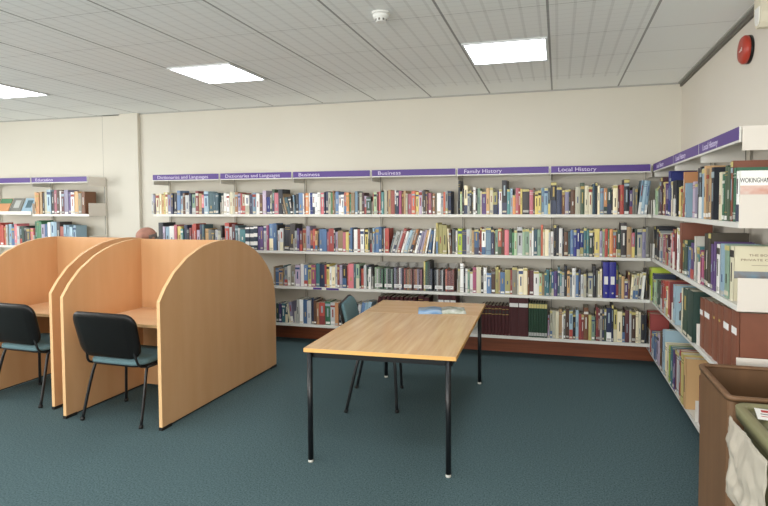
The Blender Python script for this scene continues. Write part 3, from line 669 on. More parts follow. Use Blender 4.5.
def book_label(r):
    h, wd = r['h'], r['w']; ad = []
    if h > .325: ad.append('tall')
    elif h < .215: ad.append('short')
    if wd > .058: ad.append('thick')
    elif wd < .022: ad.append('slim')
    if abs(r['lean']) > .08: ad.append('leaning')
    cn = PAL[r['c']][1]; head = ' '.join(ad[:2]+[cn, 'book'])
    place = '%s shelf under %s' % (SHELFWORD[r['sh']], BAYWORD[r['bay']]) if r['bank'] == 'B' else '%s shelf of right wall' % SHELFWORD[r['sh']]
    cands = []
    if r['l'] and r['r']: cands.append('%s between %s and %s ones, %s' % (head, PAL[r['l']][1], PAL[r['r']][1], place))
    cands.append('%s, %s from left on %s' % (head, ordinal(r['i']+1), place) if r['i'] else '%s, leftmost on %s' % (head, place))
    for cnd in cands:
        if cnd not in used and len(cnd.split()) <= 16: used.add(cnd); return cnd
    cnd = '%s book, %s from left on %s' % (cn, ordinal(r['i']+1), place); used.add(cnd); return cnd
# a "between" wording that would fit two books is true of neither alone: rule those out first
cnt = {}
for r in books:
    k = (r['bank'], r['bay'], r['sh'], r['c'], r['l'], r['r']); cnt[k] = cnt.get(k, 0)+1
for r in books:
    if cnt[(r['bank'], r['bay'], r['sh'], r['c'], r['l'], r['r'])] > 1: r['dup'] = True
def book_matrix(r, rnd):
    push = rnd.uniform(.012, .03)
    if r['bank'] == 'B':
        px = r['x']+(r['w'] if r['lean'] > 0 else 0)
        return Matrix.Translation((px, D+push, ZS[r['sh']]+.0012)) @ Matrix.Rotation(r['lean'], 4, 'Y')
    return Matrix.Translation((RF+(.012+push*.3 if r['sh'] in ('s1', 's2') else -.017+push*.3), r['x']+r['w'], (.175 if r['sh'] == 's4' else ZS[r['sh']])+.0012)) @ Matrix.Rotation(-PI/2, 4, 'Z')
rest = MB(); NIND = 300-3
for q, r in enumerate(books):
    rnd = random.Random(q*13+5)
    big = r['h'] > .33 or r['bank'] == 'R'
    dep = rnd.uniform(.16, .20)+(.03 if big else 0)
    if r['bank'] == 'R': dep = min(.22, r['h']*.72)
    if r['bank'] == 'R' and r['x'] > 5.6: dep = .18
    sp = None
    if r['bank'] == 'R' and r['sh'] == 's1' and r['i'] == r['n']-1: sp = 'town'
    if r['bank'] == 'R' and r['sh'] == 's1' and r['i'] in (r['n']-2, r['n']-3): dep = .27
    if r['bank'] == 'R' and r['sh'] == 's2' and r['i'] == r['n']-1: sp = 'cream'
    if r['bank'] == 'R' and r['sh'] == 's3' and r['c'] == 'l': sp = 'blue'
    if sp == 'town': r['c'] = 'w'; dep = .262
    if sp == 'cream': r['c'] = 'c'; dep = .262
    off = -r['w'] if r['lean'] > 0 else 0
    tp = (r['bank'] == 'R' or r['bay'] in (0, 1)) and rnd.random() < .38 and sp is None
    if sp is None: r['h'] = max(.13, r['h']+rnd.uniform(-.014, .012))
    cover, pages, lab = book_parts(r['w'], r['h'], dep, r['c'], rnd, off, tape=tp)
    Mx = book_matrix(r, rnd)
    if q >= NIND and sp is None:
        for part in (cover, pages, lab): merge(rest, part, Mx)
        continue
    if r.get('dup'): r['l'] = None
    lb = {'town': 'white hardback with WOKINGHAM printed on cover, nearest on the top right shelf',
          'cream': 'cream hardback with blue picture band on cover, above the maroon volumes',
          'blue': 'light blue book with red J on cover beside the dark green volumes'}.get(sp) or book_label(r)
    grp = 'books on the %s' % ('right wall shelves' if r['bank'] == 'R' else 'back wall shelves')
    if r['bank'] == 'R':
        t = empty('book'); t.matrix_world = Mx; tag(t, lb, 'book', grp)
        cv = cover.build('cover', t); pages.build('pages', t)
        if lab.v: tag(lab.build('spine_label', t), 'white spine label')
        w_ = r['w']; fx = w_+.0004                  # the near cover faces +x locally
        if sp == 'town':
            b = MB(); b.box(w_-.0002, fx, .006, dep-.004, .10, .196, M['coral']); b.build('cover_picture', t)
            lettering('WOKINGHAM', .036, M['ink'], t, (fx, .005, .212), (PI/2, 0, PI/2), width=.142, name='title')
        elif sp == 'cream':
            b = MB(); b.box(w_-.0002, fx, .004, dep-.004, .128, .168, M['bluepic']); b.build('cover_picture', t)
            lettering('THE BOOK', .017, M['inkfaint'], t, (fx, .075, .252), (PI/2, 0, PI/2), width=.13, name='title')
            lettering('PRIVATE ON A', .017, M['inkfaint'], t, (fx, .035, .226), (PI/2, 0, PI/2), width=.19, name='title')
            b = MB(); b.box(w_-.0002, fx, .09, .20, .201, .203, M['inkfaint']); b.build('rule', t)
        elif sp == 'blue':
            lettering('J', .09, M['redink'], t, (fx, .03, .20), (PI/2, 0, PI/2), name='title')
            b = MB(); b.prism([(.03, .04), (.17, .04), (.17, .15), (.10, .17), (.03, .11)], w_-.0002, fx, BM['g'][2]); b.build('cover_picture', t)
    else:
        for part in (pages, lab): merge(cover, part)
        o = cover.build('book'); o.matrix_world = Mx; tag(o, lb, 'book', grp)
if rest.v:
    o = rest.build('books'); tag(o, 'remaining small distant books filling the back wall and left shelves', 'books', kind='stuff')

# bound volumes, ring binders and lever arch files
def volume(x, w, h, d, z, style, mats, loc, rz, label, lean=0, name='bound_volume', grp=None, cat='bound volume'):
    t = empty(name, loc, rz, label=label, cat=cat, group=grp)
    t.rotation_euler = Euler((0, lean, rz)) if not rz else Euler((0, 0, rz))
    x0 = -w if lean > 0 else 0
    c = MB(); tt = .004; m = mats
    c.box(x0, x0+tt, .002, d, 0, h, m); c.box(x0+w-tt, x0+w, .002, d, 0, h, m); c.prism([(x0, .003), (x0+w*.3, -.002), (x0+w*.7, -.002), (x0+w, .003), (x0+w, .006), (x0, .006)], 0, h, m, 'z')
    if style == 'gold':
        for zz in (h*.70, h*.88): c.box(x0+w*.05, x0+w*.95, -.0035, .002, zz, zz+.006, M['gold'])
        c.box(x0+w*.2, x0+w*.8, -.0032, .002, h*.74, h*.84, M['ink'])
    if style == 'rings':
        for zz in (h*.35, h*.62, h*.9): c.box(x0+w*.1, x0+w*.9, -.0035, .002, zz, zz+.004, M['white'])
    if style == 'yellow':
        c.box(x0+w*.03, x0+w*.97, -.0035, .002, h*.86, h*.985, MATS['book_cover_yellow_plain'])
        c.box(x0+w*.03, x0+w*.97, -.0035, .002, .015, .05, MATS['book_cover_pale_grey_plain'])
    c.build('cover', t)
    if style in ('box', 'label', 'arch', 'label2'):
        p = MB(); p.box(x0+tt, x0+w-tt, .006, d-.002, .001, h-.001, m if style == 'box' else M['paper']); p.build('case_body' if style == 'box' else 'pages', t)
    else:
        p = MB(); p.box(x0+tt, x0+w-tt, .006, d-.006, .004, h-.006, M['paper']); p.build('pages', t)
    L = MB()
    if style == 'box': L.box(x0+.004, x0+w-.004, -.0035, .002, h*.76, h*.86, M['white'])
    if style == 'label': L.box(x0+w*.15, x0+w*.75, -.0035, .002, h*.66, h*.76, M['white'])
    if style == 'label2': L.box(x0+w*.35, x0+w*.6, -.0035, .002, h*.72, h*.76, M['gold'])
    if style == 'arch': L.box(x0+w*.18, x0+w*.78, -.0035, .002, h*.38, h*.60, M['white'])
    if L.v: tag(L.build('spine_label', t), 'white paper label' if style != 'label2' else 'gold stamped mark')
    if style == 'arch':
        f = MB(); f.lathe([(.010, 0), (.010, .002), (.006, .003)], M['shelf_grey'], 14, Matrix.Translation((x0+w/2, -.002, h*.14)) @ Matrix.Rotation(PI/2, 4, 'X')); f.build('finger_ring', t)
    return t
maroon = mat('maroon_bookcloth', '4a1b1e', .6, noise=.15, nscale=(30, 30, 30)); maroon2 = mat('red_brown_leathercloth', '85523e', .45, noise=.12, nscale=(12, 12, 12))
green = mat('green_bookcloth', '1f3f2c', .55); navyb = mat('royal_blue_vinyl', '2b2c8c', .35)
zb = ZS['s4']+.0012; z3 = ZS['s3']+.0012; yb = D+.014
for k in range(8):
    volume(0, .0365, .322+.003*(k % 3), .22, 0, 'gold', maroon, (-.816+k*.038, yb, zb), 0, 'maroon bound volume with gold bands, %s of eight beside the table leg' % ordinal(k+1), grp='gold banded maroon volumes')
for k in range(2):
    volume(0, .101, .418, .25, 0, 'box', maroon, (-.511+k*.1025, yb, zb), 0, '%s of two tall maroon box files with white bands on bottom shelf' % ('left' if k == 0 else 'right'), name='box_file', grp='tall maroon box files', cat='box file')
for k in range(7):
    volume(0, .0268, .366, .20, 0, 'yellow', green, (-.303+k*.028, yb, zb), 0, 'dark green volume with yellow spine top, %s of seven on bottom shelf' % ordinal(k+1), grp='green volumes with yellow tops')
for k in range(9):
    volume(0, .036, .372+.004*(k % 3), .22, 0, 'label', maroon, (-2.07+.036+k*.052, yb, zb), 0, 'leaning dark maroon volume behind the table, %s of nine' % ordinal(k+1), lean=math.radians(9), grp='leaning maroon volumes behind the table')
for k in range(2):
    volume(0, .06, .40-.02*k, .22, 0, 'gold', maroon, (-1.535+k*.063, yb, zb), 0, 'maroon volume seen above the table top, %s of a pair' % ('left' if k == 0 else 'right'), grp='pair of maroon volumes')
for k in range(3):
    volume(0, .067, .42, .24, 0, 'box', maroon, (-1.304+k*.069, yb, zb), 0, 'tall maroon box file behind the magazine, %s of three' % ordinal(k+1), name='box_file', grp='maroon box files behind the table', cat='box file')
for k in range(2):
    volume(0, .0625, .376, .24, 0, 'arch', navyb, (.4545+k*.0645, yb, z3), 0, 'royal blue ring binder with white label, %s of two on third shelf' % ('left' if k == 0 else 'right'), name='ring_binder', grp='royal blue ring binders', cat='ring binder')
# right wall: big red-brown volumes
for k, (ya, yb2, st) in enumerate(((3.897, 3.80, 'label'), (3.795, 3.62, 'label'), (3.615, 3.50, 'label2'), (3.495, 3.39, 'label2'), (3.385, 3.24, 'label'), (3.236, 3.105, 'label'))):
    volume(0, ya-yb2, .335+.0095*k, .255, 0, st, maroon2, (RF+.02, ya, z3), -PI/2, 'large red-brown volume on third right wall shelf, %s from left of six' % ordinal(k+1), grp='large red-brown volumes on the third right shelf')
for k in range(7):
    volume(0, .110, .33, .25, 0, 'plain', maroon2, (RF+.02, 3.893-k*.1125, .1765), -PI/2, 'large red-brown volume on bottom right wall shelf, %s from left of seven' % ordinal(k+1), grp='large red-brown volumes on the bottom right shelf')

# magazine files
def magazine_file(x, k):
    wd, dp = .108, .235
    t = empty('magazine_file', (x, D+.012, z3), label='smoky clear magazine file with white label, %s of eight on third shelf' % ordinal(k+1), cat='magazine file', group='magazine files on the third shelf')
    b = MB(); th = .0025
    b.box(0, wd, 0, th, 0, .245, M['smoked'])
    for xx in (0, wd-th): b.prism([(th, 0), (th, .245), (.12, .30), (dp-th, .30), (dp-th, 0)], xx, xx+th, M['smoked'])
    b.box(0, wd, dp-th, dp, 0, .30, M['shelf_grey']); b.box(th, wd-th, th, dp-th, 0, th, M['smoked']); b.build('case', t)
    b = MB(); b.box(.010, wd-.010, -.0015, 0, .030, .068, M['white'])
    for q in range(2): b.box(.022, wd-.022-.02*q, -.002, -.0015, .052-q*.012, .055-q*.012, M['ink'])
    tag(b.build('label_card', t), 'white label card')
    return t
cont = ['mwmge', 'ewGkm', 'VguwV', 'rBoTx', 'xoVup', 'yeGkn', 'kwBkw', 'etmTB', 'xrxrx']
for k, x in enumerate((-2.062, -1.945, -1.828, -1.711, -1.594, -1.477, -1.348, -1.226)):
    magazine_file(x, k); xx = x+.006; n = 5; cs = cont[k if k < 7 else 8]
    for j in range(n):
        rnd = random.Random(k*10+j); wd = .0165
        hh = .24+rnd.uniform(-.01, .01)+(.09 if k == 5 and j < 4 else 0)
        b = MB(); m1 = rnd.choice(BM[cs[j]])
        b.box(0, .0015, 0, .19, 0, hh, m1); b.box(wd-.0015, wd, 0, .19, 0, hh, m1); b.box(0, wd, -.001, .002, 0, hh, m1); b.box(.0015, wd-.0015, .002, .187, 0, hh-.003, M['paper'])
        o = b.build('pamphlet', None, (xx+j*.0195, D+.022, z3+.004))
        tag(o, '%s pamphlet, %s in the %s magazine file' % (PAL[cs[j]][1], ordinal(j+1), ordinal(k+1)), 'pamphlet', 'pamphlets in the magazine files')
# display copies on the far left bay, standing on a sloped shelf
t = empty('display_shelf', (-8.09, D, 1.60), label='sloping grey display shelf holding face-out magazines at far left', cat='display shelf')
b = MB(); b.box(0, .985, -.004, .0, -.03, .02, M['shelf']); b.prism([(0, -.03), (0, -.015), (.20, .06), (.20, .045)], 0, .985, M['shelf_grey']); b.build('tray', t)
for k, (x, wd, hh, c1, c2, nm) in enumerate(((-7.98, .20, .20, 'G', 'o', 'green and orange'), (-7.76, .21, .21, 'o', 'e', 'orange topped green'), (-7.53, .20, .21, 'g', 's', 'grey'), (-7.31, .20, .21, 'l', 'd', 'light blue'))):
    b = MB(); b.box(0, wd, 0, .006, 0, hh, BM[c1][0]); b.box(.0, wd, -.0008, 0, hh*.62, hh*.98, BM[c2][0]) if k < 2 else b.box(wd*.25, wd*.75, -.0008, 0, hh*.3, hh*.85, BM[c2][0])
    o = b.build('magazine', None, (x, D+.012, 1.611), (math.radians(-24), 0, 0))
    tag(o, '%s magazine standing face-out on the far left display shelf' % nm, 'magazine', 'face-out magazines at far left')

# ------------------------------------------------------------------ study carrels
def carrel(x_left, x_right, yc, label):
    """double sided study carrel: two arched side panels, a centre divider and a desktop on each side"""
    t = empty('study_carrel', ((x_left+x_right)/2, yc, 0), label=label, cat='study carrel', group='double-sided beech study carrels')
    hw = (x_right-x_left)/2; th = .028
    L = .812
    pts = [(-L, .02), (-L, .968), (-.745, 1.066), (-.65, 1.168), (-.505, 1.268), (-.40, 1.315), (-.315, 1.344), (-.20, 1.368), (-.095, 1.378)]
    back = [(.02, 1.380), (.135, 1.368), (.25, 1.342), (.361, 1.298), (.465, 1.242), (.562, 1.173), (.655, 1.085), (.732, .986), (.775, .90), (.800, .80), (L, .68), (L, .02)]
    for x in (-hw, hw-th):
        b = MB(); b.prism(pts+back, x, x+th, M['beech'], edge=M['beech_edge']); p = b.build('side_panel', t)
        b = MB()
        for y in (-L-.004, L-.096): b.box(x-.001, x+th+.001, y, y+.10, 0, .024, M['rubber_black'])
        b.box(x+.006, x+th-.006, -L+.10, L-.10, .008, .02, M['rubber_black']); b.build('foot', p)
    b = MB(); b.box(-hw+th, hw-th, -.012, .012, .02, 1.376, M['beech']); b.build('divider', t)
    for s in (-1, 1):
        b = MB(); y0, y1 = sorted((s*.013, s*.60)); b.box(-hw+th, hw-th, y0, y1, .712, .738, M['beech_top_lit'], b=.002)
        ye = s*.60; b.box(-hw+th, hw-th, min(ye, ye+s*.002), max(ye, ye+s*.002), .713, .737, M['beech_edge']); b.build('desktop', t)
    return t
carrel(-3.784, -2.855, 4.034, 'beech study carrel with arched sides, nearest the long table')
carrel(-4.925, -4.025, 4.165, 'beech study carrel with arched sides at the left edge of the photo')

# ------------------------------------------------------------------ chairs
def rounded(wd, ht, r, n=6):
    pts = []
    for cx, cy, a0 in ((wd/2-r, ht/2-r, 0), (-wd/2+r, ht/2-r, PI/2), (-wd/2+r, -ht/2+r, PI), (wd/2-r, -ht/2+r, 1.5*PI)):
        for k in range(n+1):
            a = a0+PI/2*k/n; pts.append((cx+r*math.cos(a), cy+r*math.sin(a)))
    return pts
def padded_panel(wd, ht, r, levels, curve, m, taper=0):
    """rings of a rounded rectangle, each (inset, depth); closed at both ends; bent about the vertical"""
    b = MB(); vs = []; n = None
    for ins, dp in levels:
        ring = rounded(wd-2*ins, ht-2*ins, max(r-ins, .012)); n = len(ring)
        for x, z in ring:
            tp = 1+taper*z/ht
            vs.append((x*tp, dp+curve*(x/(wd/2))**2, z))
    fs = [(i*n+j, i*n+(j+1) % n, (i+1)*n+(j+1) % n, (i+1)*n+j) for i in range(len(levels)-1) for j in range(n)]
    b.add(vs, fs, m, True)
    for base, dp in ((0, levels[0][1]), ((len(levels)-1)*n, levels[-1][1])):
        q = n//2; f2 = []
        for j in range(q-1): f2.append((base+j, base+j+1, base+n-2-j, base+n-1-j))
        b.add(vs, f2, m, True)
    return b
def smoothpath(pts, it=2):
    P = [Vector(p) for p in pts]
    for _ in range(it):
        Q = [P[0]]
        for i in range(len(P)-1): Q += [P[i]*.75+P[i+1]*.25, P[i]*.25+P[i+1]*.75]
        Q.append(P[-1]); P = Q
    return P
def stacking_chair(label, loc, rz, group):
    """y: 0 at the rear feet, + towards the front of the seat"""
    t = empty('stacking_chair', loc, rz, label=label, cat='chair', group=group)
    for s in (-1, 1):
        r = .0125
        b = MB(); b.tube(smoothpath([(s*.285, 0, .0), (s*.272, .055, .25), (s*.256, .095, .415), (s*.250, .11, .435)], 1), r, M['black'], flat=.75); lg = b.build('leg', t)
        b = MB(); b.tube([(s*.286, -.002, 0), (s*.283, .006, .025)], .0155, M['rubber_black']); b.build('foot_cap', lg)
        b = MB(); b.tube(smoothpath([(s*.285, .415, 0), (s*.268, .405, .25), (s*.252, .395, .42), (s*.245, .37, .437)], 1), r, M['black'], flat=.75); lg = b.build('leg', t)
        b = MB(); b.tube([(s*.286, .416, 0), (s*.283, .415, .025)], .0155, M['rubber_black']); b.build('foot_cap', lg)
    b = MB()
    for s in (-1, 1): b.tube([(s*.250, .10, .436), (s*.245, .39, .436)], .012, M['black'])
    b.tube([(-.24, .17, .434), (.24, .17, .434)], .010, M['black']); b.tube([(-.24, .36, .434), (.24, .36, .434)], .010, M['black'])
    b.build('seat_frame', t)
    for s in (-1, 1):
        b = MB(); b.tube(smoothpath([(s*.250, .20, .438), (s*.250, .10, .438), (s*.248, .03, .46), (s*.235, .012, .54), (s*.20, .0, .66)], 2), .0105, M['black'], flat=.8); b.build('back_support', t)
    b = padded_panel(.52, .43, .085, [(.03, -.018), (.008, -.014), (0, -.002), (0, .0)], .0, M['black_plastic'])
    o = b.build('seat_pan', t, (0, .245, .462), (PI/2, 0, PI))
    b = padded_panel(.515, .425, .085, [(0, .0), (0, .018), (.006, .028), (.03, .038), (.09, .042)], .0, M['teal'])
    o.rotation_euler = (-PI/2+PI, 0, 0); o2 = b.build('seat', t, (0, .245, .462), (PI/2, 0, 0)); tag(o2, 'teal fabric seat cushion')
    # depth axis +y becomes +z: rotate about x by +90 degrees
    B = Matrix.Translation((0, -.012, .712)) @ Matrix.Rotation(math.radians(-12), 4, 'X').inverted()
    b = padded_panel(.595, .37, .095, [(.045, -.016), (.012, -.013), (.0, -.004), (0, .006)], .03, M['black_plastic'], .06)
    o = b.build('back_shell', t); o.matrix_local = Matrix.Translation((-.012, -.032, .692)) @ Matrix.Rotation(math.radians(13), 4, 'X')
    b = padded_panel(.555, .348, .09, [(0, .006), (0, .020), (.012, .032), (.05, .040), (.09, .042)], .03, M['teal'], .05)
    o = b.build('backrest', t); o.matrix_local = Matrix.Translation((-.012, -.032, .692)) @ Matrix.Rotation(math.radians(13), 4, 'X'); tag(o, 'teal fabric back cushion')
    return t
G = 'black and teal stacking chairs'
stacking_chair('black-backed teal stacking chair tucked into the nearest study carrel', (-3.328, 3.225, 0), math.radians(-2), G)
stacking_chair('black-backed teal stacking chair in front of the left edge carrel', (-4.46, 3.365, 0), math.radians(-3), G)
stacking_chair('teal stacking chair pushed under the left side of the long table', (-1.725, 4.155, 0), math.radians(-77), G)
stacking_chair('stacking chair the bald person sits on behind the left carrel', (-4.53, 5.34, 0), PI, G)

# ------------------------------------------------------------------ long table
t = empty('reading_table', (-1.135, 3.94, 0), math.radians(2.0), label='long oak-topped reading table with black tubular legs in the middle of the room', cat='table')
b = MB(); b.box(-.492, .506, -.875, .318, .728, .754, M['oak'], b=.002)
o = b.build('tabletop', t)
b = MB(); b.box(-.493, .507, -.8775, -.8745, .729, .753, M['oak_edge'])
for xa, xb in ((-.4945, -.4915), (.5055, .5085)): b.box(xa, xb, -.875, .318, .729, .753, M['oak_edge'])
b.build('edge_band', o)
b = MB(); b.box(-.492, .506, .320, .90, .728, .754, M['oak2'], b=.002); o = b.build('tabletop_leaf', t)
b = MB(); b.box(-.493, .507, .8995, .9025, .729, .753, M['oak_edge'])
for xa, xb in ((-.4945, -.4915), (.5055, .5085)): b.box(xa, xb, .320, .90, .729, .753, M['oak_edge'])
b.build('edge_band', o)
b = MB()
for y in (-.845, .815): b.box(-.45, .45, y, y+.03, .687, .728, M['black'])
for x in (-.48, .45): b.box(x, x+.03, -.845, .845, .687, .728, M['black'])
b.box(-.45, .45, .30, .335, .687, .728, M['black']); b.build('frame', t)
for sx in (-1, 1):
    for sy in (-1, 1):
        b = MB(); b.tube([(sx*.457, sy*.862, .018), (sx*.457, sy*.862, .725)], .0175, M['black'], 16); lg = b.build('leg', t)
        b = MB(); b.lathe([(.0165, 0), (.018, .004), (.017, .018)], M['rubber'], 16, Matrix.Translation((sx*.457, sy*.862, 0))); b.build('glide', lg)
# open leaflet on the table
t = empty('magazine', (-.985, 4.43, .7545), math.radians(14), label='open glossy magazine with pale blue pages lying on the long table', cat='magazine')
for s in (-1, 1):
    b = MB(); vs = []; n = 8
    for i in range(n+1):
        u = i/n; x = s*u*.205; z = .003+.012*math.sin(PI*min(1, u*1.25))*(1-u*.6)
        for y in (-.14, .14):
            vs += [(x, y, z), (x, y, 0)]
    fs = []
    for i in range(n):
        a, c = 4*i, 4*(i+1)
        fs += [(a, c, c+2, a+2), (a+1, a+3, c+3, c+1), (a, a+1, c+1, c), (a+2, c+2, c+3, a+3)]
    fs += [(0, 2, 3, 1), (4*n, 4*n+1, 4*n+3, 4*n+2)]
    b.add(vs, fs, mat('magazine_page_blue', 'c5d8e6', .25, noise=1, hex2='5d8fc0', nscale=(5, 9, 5)) if s < 0 else mat('magazine_page_photo', 'e4e4dc', .25, noise=1, hex2='8f9a78', nscale=(14, 11, 5)), True)
    b.build('page_spread', t)

# ------------------------------------------------------------------ bins
def shell(b, x0, x1, y0, y1, z0, z1, th, m, r=.03):
    def ring(i, z): return [( (x0+x1)/2+px, (y0+y1)/2+py, z) for px, py in rounded(x1-x0-2*i, y1-y0-2*i, max(r-i, .008), 4)]
    R = [ring(.02, z0), ring(0.0, z0+.02), ring(0, z1), ring(th, z1), ring(th+.004, z0+.03)]
    n = len(R[0]); vs = [v for q in R for v in q]
    b.add(vs, [(i*n+j, i*n+(j+1) % n, (i+1)*n+(j+1) % n, (i+1)*n+j) for i in range(4) for j in range(n)], m, False)
    b.add(vs, [tuple(range(n-1, -1, -1)), tuple(range(4*n, 5*n))], m, False)
t = empty('waste_bin', (.92, 2.70, 0), label='open brown plastic bin against the end of the right wall shelves', cat='bin')
b = MB(); shell(b, -.205, .205, -.235, .25, 0, .838, .010, M['brownbin']); b.build('body', t)
b = MB()
vs = []
def rim(b, x0, x1, y0, y1, z, m, wd=.022, ht=.024, r=.035):
    R = []
    for i, zz in ((wd*.4, z-ht*.6), (-.006, z-ht), (-.010, z-.004), (-.004, z), (wd*.6, z), (wd, z-.004), (wd, z-ht*.6)):
        R.append([((x0+x1)/2+px, (y0+y1)/2+py, zz) for px, py in rounded(x1-x0-2*i, y1-y0-2*i, max(r-i, .008), 5)])
    n = len(R[0]); k = len(R); vs = [v for q in R for v in q]
    b.add(vs, [(i*n+j, i*n+(j+1) % n, ((i+1) % k)*n+(j+1) % n, ((i+1) % k)*n+j) for i in range(k) for j in range(n)], m, True)
rim(b, -.205, .205, -.235, .25, .852, M['brownbin'], wd=.018); b.build('rim', t)
t = empty('swing_top_bin', (.955, 2.17, 0), label='olive bin with plastic bag hanging from its rim, nearest the camera', cat='bin')
b = MB(); shell(b, -.215, .215, -.235, .215, 0, .80, .010, M['olive'], .04); b.build('body', t)
b = MB()
rim(b, -.235, .235, -.25, .235, .848, M['olive_light'], wd=.03, ht=.05, r=.05)
b.box(-.225, .225, -.24, .225, .815, .832, M['olive'], b=.01)
b.prism([(-.19, .832), (.19, .832), (.17, .846), (-.17, .846)], -.16, .16, M['olive'], 'y')
b.build('lid', t)
b = MB(); b.box(-.07, .07, -.05, .07, 0, .0015, M['white'])
b.box(-.05, -.01, .03, .055, .0015, .0019, M['redink']); b.box(-.055, .05, .005, .012, .0015, .0019, M['ink']); b.box(-.055, .05, -.02, -.014, .0015, .0019, M['redink'])
tag(b.build('paper_notice', None, (.83, 2.27, .8475), (0, 0, math.radians(-12))), 'white paper notice with red print lying on olive bin lid', 'paper')
# the bag
def bag():
    rnd = random.Random(4); b = MB(); nu, nv = 26, 22; vs = []
    from mathutils import noise
    for layer in (0, 1):
        for i in range(nu+1):
            u = i/nu                                  # along the rim, far to near
            for j in range(nv+1):
                v = j/nv                              # down
                y = 2.375-.40*u*(1-.12*v)-.02*v; z = .80-(.22+.26*min(1, u*1.5))*v*(1-.28*abs(u-.45)*1.2*v)
                bulge = .012+.034*math.sin(PI*min(1, v*1.05))*math.sin(PI*min(1, max(0, u*.9+.08)))
                nn = noise.noise(Vector((u*5, v*6, 1.3)))*.040*math.sin(PI*u)**.3+noise.noise(Vector((u*13, v*9, 4)))*.022
                x = .7055-bulge-nn*(v+.2)
                if layer: x += .0025
                vs.append((min(x, .7055 if not layer else .708), y, z))
    m = nv+1; o = (nu+1)*m; fs = []
    for i in range(nu):
        for j in range(nv):
            a = i*m+j; fs.append((a, a+1, a+m+1, a+m)); fs.append((o+a, o+a+m, o+a+m+1, o+a+1))
    for j in range(nv):
        fs.append((j, o+j, o+j+1, j+1)); a = nu*m+j; fs.append((a, a+1, o+a+1, o+a))
    for i in range(nu):
        a = i*m; fs.append((a, a+m, o+a+m, o+a)); a = i*m+nv; fs.append((a, o+a, o+a+m, a+m))
    b.add(vs, fs, M['bag'], True); return b
tag(bag().build('plastic_bag'), 'crumpled translucent white plastic bag hanging over the olive bin side', 'plastic bag')

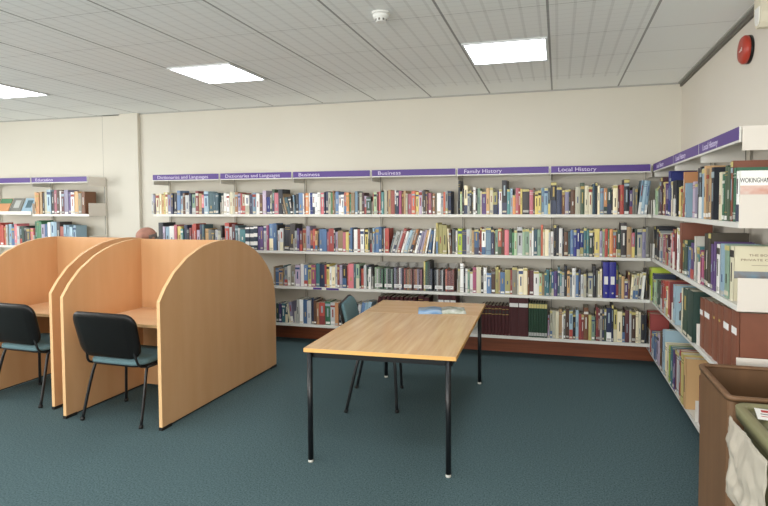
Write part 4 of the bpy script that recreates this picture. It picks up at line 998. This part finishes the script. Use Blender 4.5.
# ------------------------------------------------------------------ the seated person
def person():
    import bmesh
    bx, by = -4.53, 5.09
    t = empty('person', (bx, by, 0), label='bald person seated behind left study carrel, only top of head showing', cat='person')
    joints = [(0, 0, .50, .135), (0, .005, .62, .125), (0, -.01, .78, .135), (0, -.03, .95, .15), (0, -.05, 1.08, .13), (0, -.09, 1.17, .062), (0, -.13, 1.245, .058)]
    edges = [(0, 1), (1, 2), (2, 3), (3, 4), (4, 5), (5, 6)]
    def add(par, p): joints.append(p); edges.append((par, len(joints)-1)); return len(joints)-1
    for s in (-1, 1):
        h = add(0, (s*.09, -.05, .50, .092)); k0 = add(h, (s*.115, -.25, .515, .078)); k = add(k0, (s*.125, -.44, .50, .062)); c = add(k, (s*.125, -.45, .30, .055)); a = add(c, (s*.125, -.44, .10, .040))
        add(a, (s*.13, -.50, .045, .042)); add(len(joints)-1, (s*.14, -.60, .035, .032))
        sh = add(4, (s*.165, -.04, 1.09, .068)); sh2 = add(sh, (s*.21, -.06, 1.04, .056)); e = add(sh2, (s*.245, -.13, .80, .045)); w_ = add(e, (s*.15, -.34, .785, .030)); p1 = add(w_, (s*.12, -.40, .775, .030))
        for q in range(4):
            f1 = add(p1, (s*.12+(q-1.5)*.021, -.445, .772, .0095)); f2 = add(f1, (s*.12+(q-1.5)*.023-s*.004, -.470+.004*abs(q-1.4), .766, .0085)); add(f2, (s*.12+(q-1.5)*.022-s*.008, -.490+.006*abs(q-1.4), .754, .0075))
        th = add(w_, (s*.12-s*.032, -.385, .775, .011)); add(th, (s*.12-s*.048, -.415, .768, .0095))
    me = bpy.data.meshes.new('body'); me.from_pydata([j[:3] for j in joints], edges, []); o = bpy.data.objects.new('body', me); C.objects.link(o)
    sk = o.modifiers.new('skin', 'SKIN'); sk.use_smooth_shade = True
    layer = me.skin_vertices[0].data if me.skin_vertices else None
    if layer is None:
        bm = bmesh.new(); bm.from_mesh(me); bm.verts.layers.skin.verify(); bm.to_mesh(me); bm.free(); layer = me.skin_vertices[0].data
    for i, j in enumerate(joints): layer[i].radius = (j[3], j[3]*(.78 if i in (1, 2, 3, 4) else 1)); layer[i].use_root = (i == 0)
    o.modifiers.new('sub', 'SUBSURF').levels = 2
    dg = bpy.context.evaluated_depsgraph_get(); dg.update(); body = bpy.data.meshes.new_from_object(o.evaluated_get(dg))
    bpy.data.objects.remove(o)
    hc = Vector((0, -.17, 1.318))                   # head: faces -y and a little down
    tilt = Matrix.Translation(hc) @ Matrix.Rotation(math.radians(10), 4, 'X')
    def ell(c, r, n=1, flat=None):
        bm2 = bmesh.new(); bmesh.ops.create_uvsphere(bm2, u_segments=24, v_segments=16, radius=1)
        for v in bm2.verts:
            v.co = Vector((v.co.x*r[0], v.co.y*r[1], v.co.z*r[2]))+Vector(c)
            v.co = tilt @ v.co
        mm = bpy.data.meshes.new('e'); bm2.to_mesh(mm); bm2.free(); return mm
    partsm = [body, ell((0, .015, .025), (.098, .118, .098)), ell((0, -.03, -.055), (.075, .085, .075)), ell((0, -.085, -.085), (.035, .03, .025)), ell((0, -.122, -.018), (.014, .022, .030)), ell((0, -.112, -.055), (.026, .012, .008)),
              ell((.098, .01, -.012), (.010, .020, .033)), ell((-.098, .01, -.012), (.010, .020, .033)), ell((0, -.098, .022), (.055, .014, .012))]
    bm = bmesh.new()
    for mm in partsm: bm.from_mesh(mm)
    me2 = bpy.data.meshes.new('body'); bm.to_mesh(me2); bm.free()
    o = bpy.data.objects.new('body', me2); C.objects.link(o)
    rm = o.modifiers.new('r', 'REMESH'); rm.mode = 'VOXEL'; rm.voxel_size = .0075; rm.use_smooth_shade = True
    sm = o.modifiers.new('s', 'SMOOTH'); sm.iterations = 3; sm.factor = .5
    dg = bpy.context.evaluated_depsgraph_get(); dg.update(); fin = bpy.data.meshes.new_from_object(o.evaluated_get(dg)); bpy.data.objects.remove(o)
    fin.materials.clear()
    for k in ('skin', 'shirt', 'trousers', 'black'): fin.materials.append(M[k])
    for p in fin.polygons:
        c = p.center; p.use_smooth = True; k = 1
        if c.z > 1.165+.2*(c.y+.09): k = 0
        elif c.y < -.335 and .74 < c.z < .84: k = 0
        elif c.z < .085: k = 3
        elif c.z < .60 and not (c.z > .58 and c.y > -.16): k = 2
        p.material_index = k
    body = bpy.data.objects.new('body', fin); C.objects.link(body); body.parent = t
    for s in (-1, 1):
        b = MB(); b.lathe([(.001, -.010), (.007, -.008), (.010, 0), (.007, .008), (.001, .010)], M['eye'], 12, tilt @ Matrix.Translation((s*.034, -.103, -.002))); b.build('eye', t)
    # fringe of short grey hair round the back and sides
    b = MB(); vs = []; nu, nv = 24, 8
    for i in range(nu+1):
        a = -math.radians(28)+math.radians(236)*i/nu
        for j in range(nv+1):
            ph = math.radians(-38)+math.radians(50)*j/nv; rr = 1.035
            vs.append(tilt @ Vector((.098*rr*math.cos(a)*math.cos(ph), .015+.118*rr*math.sin(a)*math.cos(ph), .025+.098*rr*math.sin(ph))))
    m = nv+1; b.add(vs, [(i*m+j, i*m+j+1, (i+1)*m+j+1, (i+1)*m+j) for i in range(nu) for j in range(nv)], M['hair'], True)
    h = b.build('hair', t); so = h.modifiers.new('thick', 'SOLIDIFY'); so.thickness = .008; so.offset = -1
person()
